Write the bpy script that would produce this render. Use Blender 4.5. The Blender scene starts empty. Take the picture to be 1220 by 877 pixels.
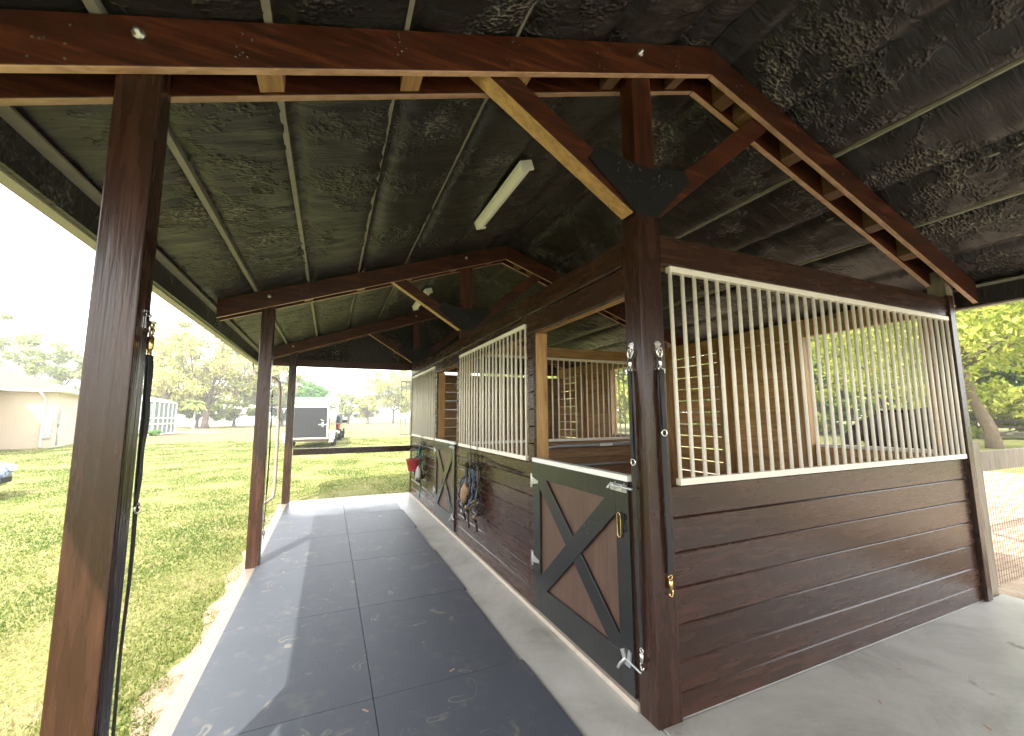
import bpy, math, random
import numpy as np
from mathutils import Vector, Matrix, noise
random.seed(7); rng = np.random.default_rng(7)
sc = bpy.context.scene
COL = sc.collection
R = math.radians

# ------------------------------------------------------------------ node helpers
def newmat(name):
    m = bpy.data.materials.new(name); m.use_nodes = True
    nt = m.node_tree; nt.nodes.clear()
    return m, nt
def N(nt, typ, props=None, **ins):
    n = nt.nodes.new(typ)
    for k, v in (props or {}).items(): setattr(n, k, v)
    for k, v in ins.items():
        s = n.inputs[int(k[1:])] if (k[0] == 'i' and k[1:].isdigit()) else n.inputs[k.replace('_', ' ')]
        if hasattr(v, 'is_linked') or isinstance(v, bpy.types.NodeSocket): nt.links.new(v, s)
        else:
            if isinstance(v, (tuple, list)) and len(v) == 3 and s.type == 'RGBA': v = (*v, 1)
            s.default_value = v
    return n
def coords(nt, scale=(1, 1, 1), var=True, off=0):
    tc = N(nt, 'ShaderNodeTexCoord').outputs['Object']
    if var:
        at = N(nt, 'ShaderNodeAttribute', {'attribute_name': 'var'}).outputs['Fac']
        mul = N(nt, 'ShaderNodeMath', {'operation': 'MULTIPLY'}, i0=at, i1=37.0).outputs[0]
        tc = N(nt, 'ShaderNodeVectorMath', {'operation': 'ADD'}, i0=tc, i1=mul).outputs[0]
    return N(nt, 'ShaderNodeMapping', Vector=tc, Scale=scale, Location=(off, off, off)).outputs[0]
def noi(nt, vec, scale, detail=4, rough=.55, dist=0):
    return N(nt, 'ShaderNodeTexNoise', Vector=vec, Scale=scale, Detail=detail, Roughness=rough, Distortion=dist).outputs['Fac']
def ramp(nt, fac, stops, interp='LINEAR'):
    r = N(nt, 'ShaderNodeValToRGB', Fac=fac); cr = r.color_ramp; cr.interpolation = interp
    while len(cr.elements) < len(stops): cr.elements.new(.5)
    for e, (p, c) in zip(cr.elements, stops):
        e.position = p; e.color = (c, c, c, 1) if isinstance(c, (int, float)) else (*c, 1)
    return r.outputs[0]
def mix(nt, fac, a, b, mode='MIX'):
    n = N(nt, 'ShaderNodeMix', {'data_type': 'RGBA', 'blend_type': mode})
    for s, v in ((n.inputs[0], fac), (n.inputs[6], a), (n.inputs[7], b)):
        if isinstance(v, bpy.types.NodeSocket): nt.links.new(v, s)
        else: s.default_value = (*v, 1) if isinstance(v, (tuple, list)) else v
    return n.outputs[2]
def math_(nt, op, a, b=0.0, clamp=False):
    return N(nt, 'ShaderNodeMath', {'operation': op, 'use_clamp': clamp}, i0=a, i1=b).outputs[0]
def bump(nt, h, strength=.3, dist=.01, normal=None):
    n = N(nt, 'ShaderNodeBump', Height=h, Strength=strength, Distance=dist)
    if normal is not None: nt.links.new(normal, n.inputs['Normal'])
    return n.outputs[0]
def out(nt, **kw):
    p = N(nt, 'ShaderNodeBsdfPrincipled', **{k: v for k, v in kw.items() if k != 'Normal'})
    if 'Normal' in kw: nt.links.new(kw['Normal'], p.inputs['Normal'])
    o = N(nt, 'ShaderNodeOutputMaterial'); nt.links.new(p.outputs[0], o.inputs[0])
    return p

def sc3(axis, a, c):
    return {'x': (a, c, c), 'y': (c, a, c), 'z': (c, c, a)}[axis]
def wood(name, axis, dark, mid, light, rough=.4, grain=.35, knots=False, specks=0, coat=0, dist=.6):
    m, nt = newmat(name)
    v = coords(nt, sc3(axis, 1.2, 14))
    g = noi(nt, v, 2.2, 3, .6, dist)
    fine = noi(nt, coords(nt, sc3(axis, 2.5, 90)), 1.0, 1, .5)
    big = noi(nt, coords(nt, (1, 1, 1)), 1.3, 3, .6)
    c = ramp(nt, g, [(.25, dark), (.5, mid), (.78, light)])
    at = N(nt, 'ShaderNodeAttribute', {'attribute_name': 'var'}).outputs['Fac']
    tone = math_(nt, 'ADD', math_(nt, 'MULTIPLY', at, .34), math_(nt, 'MULTIPLY', big, .5))
    tone = math_(nt, 'ADD', tone, .58)
    c = mix(nt, 1.0, c, N(nt, 'ShaderNodeCombineColor', i0=tone, i1=tone, i2=tone).outputs[0], 'MULTIPLY')
    if knots:
        vo = N(nt, 'ShaderNodeTexVoronoi', Vector=coords(nt, sc3(axis, 1.6, 6)), Scale=1.2).outputs['Distance']
        k = ramp(nt, vo, [(.05, 1.0), (.14, 0.0)])
        c = mix(nt, math_(nt, 'MULTIPLY', k, .75), c, tuple(x * .35 for x in dark))
    if specks:
        sp = ramp(nt, noi(nt, coords(nt, (1, 1, 1)), 190, 2, .5), [(.72, 0.0), (.76, 1.0)])
        msk = ramp(nt, big, [(.42, 0.0), (.6, 1.0)])
        c = mix(nt, math_(nt, 'MULTIPLY', math_(nt, 'MULTIPLY', sp, msk), specks), c, (.42, .38, .33))
    rr = math_(nt, 'ADD', math_(nt, 'MULTIPLY', g, .1), rough - .05)
    h = math_(nt, 'ADD', g, math_(nt, 'MULTIPLY', fine, .35))
    out(nt, Base_Color=c, Roughness=rr, Normal=bump(nt, h, grain, .006), **({'Coat Weight': coat} if coat else {}))
    return m
def flat(name, col, rough=.5, metal=0, nscale=30, namp=.18, bmp=.05, spec=.5):
    m, nt = newmat(name)
    n1 = noi(nt, coords(nt), nscale, 4)
    c = mix(nt, n1, tuple(x * (1 - namp) for x in col), tuple(min(1, x * (1 + namp)) for x in col))
    out(nt, Base_Color=c, Roughness=rough, Metallic=metal, Normal=bump(nt, n1, bmp, .004), **{'Specular IOR Level': spec})
    return m

BR = ((.025, .0094, .0052), (.03, .0116, .0066), (.054, .0215, .0126))
M = {}
for ax in 'xyz':
    M['brown_' + ax] = wood('brown painted wood ' + ax, ax, *BR, rough=.27, grain=.35 if ax == 'z' else .12, specks=.35, dist=.1)
    M['stain_' + ax] = wood('red brown stained timber ' + ax, ax, (.014, .0032, .0013), (.045, .0098, .0036), (.125, .033, .0105), rough=.38, grain=.3, specks=.15)
    M['edge_' + ax] = wood('pale timber edge ' + ax, ax, (.27, .15, .085), (.42, .25, .15), (.52, .34, .22), rough=.5, grain=.3)  # paler tan than the stained faces, set on rafter undersides
    M['raw_' + ax] = wood('yellow pine ' + ax, ax, (.22, .11, .035), (.38, .215, .075), (.52, .33, .13), rough=.5, grain=.3, knots=True)
M['raw_dark'] = wood('weathered stall boards', 'y', (.3, .145, .042), (.48, .265, .09), (.62, .4, .16), rough=.6, grain=.35, knots=True)
M['raw_dark_x'] = wood('weathered partition boards', 'x', (.16, .08, .035), (.27, .15, .065), (.4, .25, .12), rough=.6, grain=.35, knots=True)
M['post_grey'] = wood('weathered grey brown post', 'z', (.1, .08, .058), (.17, .145, .105), (.26, .22, .17), rough=.6, grain=.4, knots=True)
M['block_brown'] = wood('brown timber block', 'y', (.06, .03, .013), (.11, .055, .024), (.17, .09, .04), rough=.5)
M['rust'] = flat('rusty wire', (.16, .09, .055), .7, .2, 40, .3)
M['grime'] = flat('floor grime', (.16, .135, .1), .9, 0, 12, .5)
M['sill_pale'] = flat('pale wooden sill', (.42, .36, .29), .6, 0, 25, .3)
M['ply'] = wood('brown plywood', 'z', (.055, .028, .019), (.083, .045, .031), (.11, .063, .045), rough=.42, grain=.15, specks=.3)
M['ivory'] = flat('ivory enamel', (.84, .79, .7), .34, 0, 60, .1)
M['white'] = flat('white paint', (.78, .78, .75), .45, 0, 20, .06)
M['galv'] = flat('galvanised steel', (.55, .56, .56), .38, .85, 45, .2)
M['zinc'] = flat('grey tube zinc', (.36, .38, .39), .42, .6, 30, .15)
M['chrome'] = flat('nickel', (.8, .78, .74), .18, 1, 60, .1)
M['brass'] = flat('brass', (.75, .52, .22), .22, 1, 60, .1)
M['nylon'] = flat('black nylon webbing', (.014, .015, .018), .6, 0, 300, .4, .2)
M['blackm'] = flat('black metal', (.01, .01, .011), .5, .3, 60, .3)
M['leather'] = flat('dark leather', (.035, .018, .011), .45, 0, 80, .4, .2)
M['tan'] = flat('tan leather', (.24, .14, .075), .6, 0, 60, .3, .3)
M['bluen'] = flat('blue nylon', (.018, .05, .12), .55, 0, 200, .3, .2)
M['greenr'] = flat('green rope', (.02, .3, .2), .6, 0, 200, .3, .3)
M['fleece'] = flat('grey fleece', (.35, .34, .32), .9, 0, 90, .3, .6)
M['redp'] = flat('red plastic', (.34, .035, .035), .42, 0, 20, .12)
M['gutter'] = flat('almond gutter', (.3, .265, .21), .45, 0, 12, .12)
M['gutterd'] = flat('brown grey downspout', (.3, .24, .2), .45, 0, 12, .15)
M['purlin'] = flat('purlin sheet metal', (.25, .235, .19), .5, .0, 14, .35)
M['tubelight'] = flat('frosted light cover', (.93, .9, .82), .35, 0, 15, .08)
M['stucco'] = flat('cream stucco', (.55, .46, .36), .9, 0, 50, .08, .4)
M['shingle'] = flat('pale brown shingles', (.125, .085, .068), .85, 0, 9, .25, .3)
M['shingle2'] = flat('pale grey roof', (.55, .53, .52), .85, 0, 9, .12, .3)
M['screen'] = flat('dark insect screen', (.12, .15, .13), .8, 0, 8, .2)
M['glass'] = flat('dark glass', (.02, .025, .03), .08, 0, 8, .2)
M['trailer'] = flat('charcoal trailer skin', (.016, .017, .02), .32, 0, 5, .3)
M['trailer_side'] = flat('polished dark trailer side', (.1, .105, .09), .12, .6, 5, .3)
M['tyre'] = flat('tyre rubber', (.015, .015, .015), .8, 0, 40, .3)
M['redl'] = flat('red lamp lens', (.4, .01, .01), .2)
M['truckp'] = flat('black truck paint', (.02, .02, .024), .12, 0, 5, .2)
M['carp'] = flat('blue grey car paint', (.1, .15, .28), .15, .3, 5, .1)
M['lens'] = flat('headlight lens', (.5, .55, .6), .08, .3, 20, .2)
M['pad'] = flat('white concrete pad', (.6, .58, .53), .85, 0, 6, .1)
M['mulch'] = flat('red brown mulch', (.2, .085, .045), .95, 0, 3, .5, .8)
M['bark'] = flat('grey brown bark', (.17, .125, .09), .9, 0, 7, .45, .9)
M['barkp'] = flat('pale palm trunk', (.45, .4, .33), .9, 0, 7, .3, .6)
M['meter'] = flat('grey utility box', (.4, .42, .42), .5, .2, 20, .1)

# horse coat
m, nt = newmat('black horse coat')
c = mix(nt, noi(nt, coords(nt), 5, 3), (.003, .003, .003), (.009, .007, .006))
out(nt, Base_Color=c, Roughness=.7, Normal=bump(nt, noi(nt, coords(nt, (30, 30, 150)), 2), .25, .004), **{"Specular IOR Level": .04})
M['coat'] = m

# spray foam
m, nt = newmat('black spray foam')
v = coords(nt, (1, 1, 1), False)
patch = ramp(nt, noi(nt, v, 1.8, 5, .7), [(.51, 0.0), (.64, 1.0)])
lump = N(nt, 'ShaderNodeTexVoronoi', {'feature': 'SMOOTH_F1'}, Vector=coords(nt, (34, 66, 34), False), Scale=1.0, Smoothness=.6).outputs['Distance']
wav = noi(nt, coords(nt, (4, 20, 4), False), 1.0, 4, .6, 1.0)
fine = noi(nt, coords(nt, (90, 130, 90), False), 1.0, 3, .6)
h = math_(nt, 'ADD', math_(nt, 'MULTIPLY', math_(nt, 'MULTIPLY', lump, patch), 2.0), math_(nt, 'MULTIPLY', wav, .5))
h = math_(nt, 'ADD', h, math_(nt, 'MULTIPLY', math_(nt, 'MULTIPLY', fine, patch), .5))
crest_glint = ramp(nt, math_(nt, 'MULTIPLY', math_(nt, 'MULTIPLY', ramp(nt, lump, [(.42, 0.0), (.66, 1.0)]), patch), fine), [(.22, 0.0), (.42, 1.0)])
dust = ramp(nt, noi(nt, coords(nt, (5, 9, 5), False), 1.0, 6, .7), [(.58, 0.0), (.72, 1.0)])
c = mix(nt, wav, (.010, .009, .0088), (.019, .0166, .015))
c = mix(nt, math_(nt, 'MULTIPLY', dust, .5), c, (.075, .073, .06))
c = mix(nt, math_(nt, 'MULTIPLY', crest_glint, .45), c, (.42, .39, .32))  # glancing glints painted pale on the lump crests
out(nt, Base_Color=c, Roughness=.42, Normal=bump(nt, h, .9, .022), **{'Specular IOR Level': .5})
M['foam'] = m
M['roofmetal'] = flat('roof sheet', (.4, .4, .38), .4, .5)

# dark green black door paint
m, nt = newmat('green black door paint')
v = coords(nt, (1, 1, 1), True)
sp = ramp(nt, noi(nt, v, 150, 2, .5), [(.66, 0.0), (.72, 1.0)])
mk = ramp(nt, noi(nt, v, 3, 4, .6), [(.45, 0.0), (.65, 1.0)])
c = mix(nt, noi(nt, v, 4, 4), (.011, .012, .012), (.018, .019, .019))
c = mix(nt, math_(nt, 'MULTIPLY', math_(nt, 'MULTIPLY', sp, mk), .55), c, (.3, .3, .28))
out(nt, Base_Color=c, Roughness=.27, Normal=bump(nt, noi(nt, coords(nt, (30, 30, 3)), 2), .08, .003))
M['doorpaint'] = m

# rubber mat
m, nt = newmat('black rubber mat')
v = coords(nt, (1, 1, 1), True)
sm = noi(nt, v, 1.6, 6, .62, .4)
grit = noi(nt, v, 240, 2, .6)
warp = N(nt, 'ShaderNodeVectorMath', {'operation': 'ADD'}, i0=v, i1=N(nt, 'ShaderNodeTexNoise', Vector=v, Scale=3.0).outputs['Color']).outputs[0]
vo = N(nt, 'ShaderNodeTexVoronoi', Vector=N(nt, 'ShaderNodeMapping', Vector=warp, Scale=(4.6, 4.0, .01)).outputs[0], Scale=1.0, Randomness=1.0)
d = vo.outputs['Distance']
ring = ramp(nt, d, [(.16, 0.0), (.2, 1.0), (.23, 1.0), (.28, 0.0)])
brk = ramp(nt, noi(nt, v, 6, 5, .7), [(.45, 0.0), (.6, 1.0)])
hoof = math_(nt, 'MULTIPLY', ring, brk)
c = mix(nt, sm, (.034, .042, .058), (.062, .072, .093))
c = mix(nt, math_(nt, 'MULTIPLY', grit, .35), c, (.1, .1, .1))
c = mix(nt, math_(nt, 'MULTIPLY', hoof, .42), c, (.3, .27, .2))
du = ramp(nt, noi(nt, v, 5, 8, .75), [(.54, 0.0), (.76, 1.0)])
c = mix(nt, math_(nt, 'MULTIPLY', du, .5), c, (.17, .155, .12))
sp = ramp(nt, noi(nt, v, 70, 2, .5), [(.77, 0.0), (.79, 1.0)])
c = mix(nt, sp, c, (.4, .37, .28))
wetn = math_(nt, 'ADD', N(nt, 'ShaderNodeSeparateXYZ', Vector=N(nt, 'ShaderNodeNewGeometry').outputs['Position']).outputs[1], math_(nt, 'MULTIPLY', noi(nt, v, 1.5, 4), 1.2))
wet = ramp(nt, math_(nt, 'MULTIPLY', wetn, .1), [(.8, 0.0), (.87, 1.0)])
rg = math_(nt, 'SUBTRACT', math_(nt, 'ADD', math_(nt, 'MULTIPLY', grit, .2), .42), math_(nt, 'MULTIPLY', wet, .3))
out(nt, Base_Color=c, Roughness=rg, Normal=bump(nt, math_(nt, 'ADD', grit, math_(nt, 'MULTIPLY', sm, 2.0)), .35, .003))
M['mat'] = m

# concrete
m, nt = newmat('worn concrete')
v = coords(nt, (1, 1, 1), False)
n1 = noi(nt, v, 1.3, 8, .7, .6); n2 = noi(nt, v, 7, 6, .7); n3 = noi(nt, v, 120, 2)
c = ramp(nt, n1, [(.3, (.25, .24, .205)), (.5, (.41, .4, .36)), (.7, (.53, .52, .48))])
c = mix(nt, math_(nt, 'MULTIPLY', ramp(nt, n2, [(.5, 0.0), (.72, 1.0)]), .5), c, (.42, .4, .35))
st = ramp(nt, noi(nt, v, 3.3, 5, .6), [(.64, 0.0), (.7, 1.0)])
c = mix(nt, math_(nt, 'MULTIPLY', st, .65), c, (.11, .095, .07))
sp = ramp(nt, noi(nt, v, 45, 2), [(.74, 0.0), (.77, 1.0)])
c = mix(nt, math_(nt, 'MULTIPLY', sp, .6), c, (.1, .08, .06))
# sandy tan on the open slab edge, painted darker to tame its sunlight
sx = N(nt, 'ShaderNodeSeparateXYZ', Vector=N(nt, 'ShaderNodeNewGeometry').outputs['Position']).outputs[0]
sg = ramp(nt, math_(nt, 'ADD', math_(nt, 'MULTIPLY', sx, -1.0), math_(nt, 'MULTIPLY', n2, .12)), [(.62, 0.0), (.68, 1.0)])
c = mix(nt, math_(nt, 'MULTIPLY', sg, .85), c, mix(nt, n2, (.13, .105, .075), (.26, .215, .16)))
out(nt, Base_Color=c, Roughness=ramp(nt, n1, [(.3, .28), (.7, .5)]), Normal=bump(nt, math_(nt, 'ADD', n2, math_(nt, 'MULTIPLY', n3, .3)), .25, .006))
M['concrete'] = m

# lawn ground
m, nt = newmat('lawn soil and grass')
v = coords(nt, (1, 1, 1), False)
big = noi(nt, v, .22, 5, .6); mid = noi(nt, v, 1.1, 6, .7); fin = noi(nt, v, 30, 4, .7); st = noi(nt, coords(nt, (1.2, .35, 1), False), .9, 6, .7)
c = ramp(nt, fin, [(.3, (.11, .14, .026)), (.5, (.2, .205, .07)), (.72, (.29, .265, .13))])
dry = ramp(nt, st, [(.46, 0.0), (.66, 1.0)])
c = mix(nt, math_(nt, 'MULTIPLY', dry, .62), c, (.27, .23, .1))
bare = ramp(nt, mid, [(.56, 0.0), (.7, 1.0)])
c = mix(nt, math_(nt, 'MULTIPLY', bare, .7), c, (.33, .25, .15))
c = mix(nt, math_(nt, 'MULTIPLY', ramp(nt, big, [(.45, 0.0), (.65, 1.0)]), .35), c, (.1, .15, .02))
out(nt, Base_Color=c, Roughness=.95, Normal=bump(nt, fin, .8, .03), **{'Specular IOR Level': .15})
M['lawn'] = m
m, nt = newmat('pale sand')
v = coords(nt, (1, 1, 1), False)
c = ramp(nt, noi(nt, v, 2.5, 7, .7), [(.3, (.2, .14, .09)), (.55, (.36, .28, .2)), (.75, (.44, .36, .28))])
c = mix(nt, math_(nt, 'MULTIPLY', ramp(nt, noi(nt, v, 16, 5, .7), [(.55, 0.0), (.68, 1.0)]), .7), c, (.13, .075, .035))
out(nt, Base_Color=c, Roughness=.95, Normal=bump(nt, noi(nt, v, 12, 6, .7), .7, .03))
M['sand'] = m

def leafmat(name, a, b, c_, trans=.35):
    m, nt = newmat(name)
    at = N(nt, 'ShaderNodeAttribute', {'attribute_name': 'var'}).outputs['Fac']
    c = ramp(nt, at, [(0, a), (.5, b), (1, c_)])
    d = N(nt, 'ShaderNodeBsdfPrincipled', Base_Color=c, Roughness=.55, **{'Specular IOR Level': .3})
    t = N(nt, 'ShaderNodeBsdfTranslucent', Color=c)
    mx = N(nt, 'ShaderNodeMixShader', Fac=trans); nt.links.new(d.outputs[0], mx.inputs[1]); nt.links.new(t.outputs[0], mx.inputs[2])
    o = N(nt, 'ShaderNodeOutputMaterial'); nt.links.new(mx.outputs[0], o.inputs[0])
    return m
M['leaf_green'] = leafmat('mid green leaves', (.06, .13, .02), (.13, .24, .035), (.23, .36, .06))
M['leaf_yellow'] = leafmat('yellow green oak leaves', (.24, .27, .06), (.42, .42, .1), (.6, .55, .2))
M['leaf_mix'] = leafmat('fresh spring leaves', (.17, .24, .03), (.36, .42, .06), (.58, .56, .14), .5)
M['leaf_pale'] = leafmat('pale olive leaves', (.2, .25, .08), (.33, .37, .13), (.46, .47, .2))
M['leaf_bright'] = leafmat('bright palm fronds', (.06, .18, .02), (.12, .3, .035), (.2, .4, .06))
M['leaf_yg'] = leafmat('yellow green fronds', (.12, .17, .03), (.2, .27, .05), (.3, .36, .09))
M['moss'] = leafmat('hanging grey moss', (.15, .11, .07), (.24, .19, .12), (.34, .27, .17), .3)
M['blade'] = leafmat('grass blades', (.1, .155, .03), (.2, .235, .058), (.4, .35, .17), .45)

# ------------------------------------------------------------------ mesh builder
class MB:
    def __init__(s): s.v = []; s.f = []; s.m = []; s.a = []; s.sm = []
    def add(s, vs, fs, m=0, var=None, smooth=False):
        b = len(s.v); s.v += [tuple(p) for p in vs]
        var = random.random() if var is None else var
        for f in fs:
            s.f.append([i + b for i in f]); s.m.append(m); s.a.append(var); s.sm.append(smooth)
        return s
    def box(s, x0, x1, y0, y1, z0, z1, m=0, var=None):
        vs = [(x, y, z) for z in (z0, z1) for y in (y0, y1) for x in (x0, x1)]
        return s.add(vs, [(0, 2, 3, 1), (4, 5, 7, 6), (0, 1, 5, 4), (2, 6, 7, 3), (0, 4, 6, 2), (1, 3, 7, 5)], m, var)
    def prism(s, poly, axis, a0, a1, m=0, var=None, mats=None):
        """poly in the two other axes, extruded on axis; mats: per-side material"""
        def P(u, w, a): return {'x': (a, u, w), 'y': (u, a, w), 'z': (u, w, a)}[axis]
        n = len(poly); vs = [P(u, w, a0) for u, w in poly] + [P(u, w, a1) for u, w in poly]
        var = random.random() if var is None else var
        s.add(vs, [tuple(range(n))[::-1], tuple(range(n, 2 * n))], m, var); b = len(s.v) - 2 * n
        for i in range(n):
            j = (i + 1) % n
            s.f.append([b + i, b + j, b + n + j, b + n + i]); s.m.append(mats[i] if mats else m); s.a.append(var); s.sm.append(False)
        return s
    def bar(s, p, q, w, h, up=(0, 0, 1), m=0, var=None, mats=None):
        p, q = Vector(p), Vector(q); d = (q - p).normalized(); sd = d.cross(Vector(up)).normalized(); u = sd.cross(d)
        vs = []
        for c in (p, q):
            for a, b in ((-1, -1), (1, -1), (1, 1), (-1, 1)): vs.append(c + sd * a * w / 2 + u * b * h / 2)
        fs = [(0, 3, 2, 1), (4, 5, 6, 7), (0, 1, 5, 4), (1, 2, 6, 5), (2, 3, 7, 6), (3, 0, 4, 7)]
        var = random.random() if var is None else var
        for i, f in enumerate(fs):
            if i == 0: s.add(vs, [f], (mats or [m] * 6)[0], var); b = len(s.v) - 8
            else: s.f.append([b + k for k in f]); s.m.append((mats or [m] * 6)[i]); s.a.append(var); s.sm.append(False)
        return s
    def tube(s, pts, r, n=8, m=0, var=None, closed=False, flat_=1.0, fdir=None):
        pts = [Vector(p) for p in pts]; k = len(pts); rings = []
        rs = r if isinstance(r, (list, tuple)) else [r] * k
        ref = None
        vs = []
        for i, p in enumerate(pts):
            a = pts[(i - 1) % k] if (closed or i > 0) else p; c = pts[(i + 1) % k] if (closed or i < k - 1) else p
            t = (c - a).normalized()
            if ref is None: ref = Vector(fdir) if fdir else (Vector((0, 0, 1)) if abs(t.z) < .9 else Vector((1, 0, 0)))
            e1 = (ref - t * ref.dot(t)).normalized(); e2 = t.cross(e1); 
            if not fdir: ref = e1
            for j in range(n):
                an = 2 * math.pi * j / n
                vs.append(p + e1 * math.cos(an) * rs[i] * flat_ + e2 * math.sin(an) * rs[i])
        fs = []
        for i in range(k if closed else k - 1):
            for j in range(n):
                a, b = i * n + j, i * n + (j + 1) % n; c, d = ((i + 1) % k) * n + (j + 1) % n, ((i + 1) % k) * n + j
                fs.append((a, b, c, d))
        s.add(vs, fs, m, var, True)
        if not closed: 
            b = len(s.v) - len(vs)
            s.f += [[b + j for j in range(n)][::-1], [b + (k - 1) * n + j for j in range(n)]]; s.m += [m, m]; s.a += [s.a[-1]] * 2; s.sm += [False] * 2
        return s
    def lathe(s, prof, n=20, c=(0, 0, 0), m=0, axis='z', var=None):
        vs = []
        for r, z in prof:
            for j in range(n):
                a = 2 * math.pi * j / n; u, w = r * math.cos(a), r * math.sin(a)
                p = {'z': (u, w, z), 'y': (u, z, w), 'x': (z, u, w)}[axis]
                vs.append((p[0] + c[0], p[1] + c[1], p[2] + c[2]))
        fs = [(i * n + j, i * n + (j + 1) % n, (i + 1) * n + (j + 1) % n, (i + 1) * n + j) for i in range(len(prof) - 1) for j in range(n)]
        return s.add(vs, fs, m, var, True)
    def build(s, name, mats, parent=None, bevel=0, seg=2, shift=True):
        me = bpy.data.meshes.new(name)
        off = parent.get('_w', (0, 0, 0)) if (parent and shift) else (0, 0, 0)
        vs = [(x - off[0], y - off[1], z - off[2]) for x, y, z in s.v]
        me.from_pydata(vs, [], s.f)
        for mm in (mats if isinstance(mats, (list, tuple)) else [mats]): me.materials.append(M[mm])
        me.polygons.foreach_set('material_index', s.m); me.polygons.foreach_set('use_smooth', s.sm)
        at = me.attributes.new('var', 'FLOAT', 'FACE'); at.data.foreach_set('value', s.a)
        me.update()
        o = bpy.data.objects.new(name, me); COL.objects.link(o)
        if parent: o.parent = parent; o['_w'] = off
        if bevel:
            b = o.modifiers.new('Bevel', 'BEVEL'); b.width = bevel; b.segments = seg; b.limit_method = 'ANGLE'; b.angle_limit = R(50)
        return o
def tag(o, label=None, cat=None, group=None, kind=None):
    if label: o['label'] = label
    if cat: o['category'] = cat
    if group: o['group'] = group
    if kind: o['kind'] = kind
    return o
def thing(name, label, cat, loc=(0, 0, 0), group=None, rot=0, world=True):
    """Empty at the base; parts are built in world coordinates when world=True, else in local ones"""
    o = bpy.data.objects.new(name, None); COL.objects.link(o); o.location = loc; o.rotation_euler[2] = rot; o.empty_display_size = .2
    o['_w'] = tuple(loc) if world else (0, 0, 0)
    return tag(o, label, cat, group)
def structure(name, mb, mats): return tag(mb.build(name, mats), kind='structure')
def copy_obj(o, parent, loc):
    c = o.copy(); COL.objects.link(c); c.parent = parent; c.location = loc; return c

# ------------------------------------------------------------------ key dimensions (metres)
WX, FY, BX = 1.5625, 1.774, 5.1        # aisle wall face, front wall face, back wall inner face
RX, RZ, SL = 2.2, 3.97, .345           # ridge x, top of rafters at ridge, roof slope
PL, PR = -.742, 5.13                   # eave posts
TR = [-5.16, -1.70, 1.774, 5.24, 8.79]        # front faces of the posts of each frame; the first, unseen, added for shade
PD = .112
def rz(x): return RZ - SL * abs(x - RX)

# ------------------------------------------------------------------ ground
g = MB()
xs = [-500, -60, -20, -8, 0, 8, 20, 60, 500]; ys = [-300, -40, -10, 0, 10, 30, 80, 200, 700]
vs = [(x, y, -.045) for y in ys for x in xs]
fs = [(j * 9 + i, j * 9 + i + 1, (j + 1) * 9 + i + 1, (j + 1) * 9 + i) for j in range(8) for i in range(8)]
structure('ground', g.add(vs, fs), 'lawn')
def blob(pts, z, sub=6, jit=.08):
    """irregular sheet from a rough outline"""
    o = []
    n = len(pts)
    for i in range(n):
        a, b = Vector(pts[i]), Vector(pts[(i + 1) % n])
        for k in range(sub):
            p = a.lerp(b, k / sub); q = noise.noise_vector(Vector((p.x * 1.7, p.y * 1.7, 3)))
            o.append((p.x + q.x * jit * 2, p.y + q.y * jit * 2, z))
    return MB().add(o, [tuple(range(len(o)))], 0, .5)
structure('sand_yard', blob([(5.0, -6), (5.0, 1.9), (5.45, 6), (5.6, 10), (9, 11), (14, 9), (17, 5), (18, -1), (15, -8)], -.037, 10, .25), 'sand')
structure('worn_soil_edge', blob([(-1.02, -4), (-.7, -4), (-.7, 9), (-.85, 8.9), (-.86, 6), (-.82, 4.5), (-.88, 3.5), (-.83, 2)], -.040, 14, .07), 'sand')
# slab
s_ = MB()
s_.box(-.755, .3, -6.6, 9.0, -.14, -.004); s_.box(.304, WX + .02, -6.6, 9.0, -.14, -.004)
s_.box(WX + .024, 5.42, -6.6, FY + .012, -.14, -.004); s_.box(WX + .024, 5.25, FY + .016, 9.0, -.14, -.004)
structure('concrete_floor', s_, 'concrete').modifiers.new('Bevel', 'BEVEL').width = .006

# rubber mats
rows = [-2.4, -1.15, .1, 1.34, 2.58, 3.78, 4.98, 6.12, 7.33, 8.93]
near_far = ['nearest to the camera at the bottom edge', 'second from the camera', 'third from the camera', 'fourth from the camera', 'fifth from the camera', 'sixth from the camera', 'at the far wet end of the aisle']
for c_, (x0, x1, side) in enumerate(((-.645, .283, 'lawn side'), (.287, 1.17, 'stall side'))):
    for i in range(2, len(rows) - 1):
        y0, y1 = rows[i] + .0015, rows[i + 1] - .0015
        sh = (.02 if c_ else 0) + .008 * ((i * 7) % 3)
        t = MB().box(x0, x1 + (.02 * (i % 2) if c_ else 0), y0, y1, -.003, .014)
        o = t.build('rubber_mat', 'mat', None, .002)
        o.location = (0, 0, 0)
        tag(o, 'black rubber aisle mat on the %s, %s' % (side, near_far[min(i - 2, 6)]), 'mat', 'rubber mats along the aisle')

# ------------------------------------------------------------------ the barn
barn = thing('horse_barn', 'brown open sided horse barn with black foamed ceiling, barred stalls and crossed doors', 'barn', (WX, FY, 0))
def part(name, mb, mats, bevel=0, parent=None): return mb.build(name, mats, parent or barn, bevel)

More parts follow.
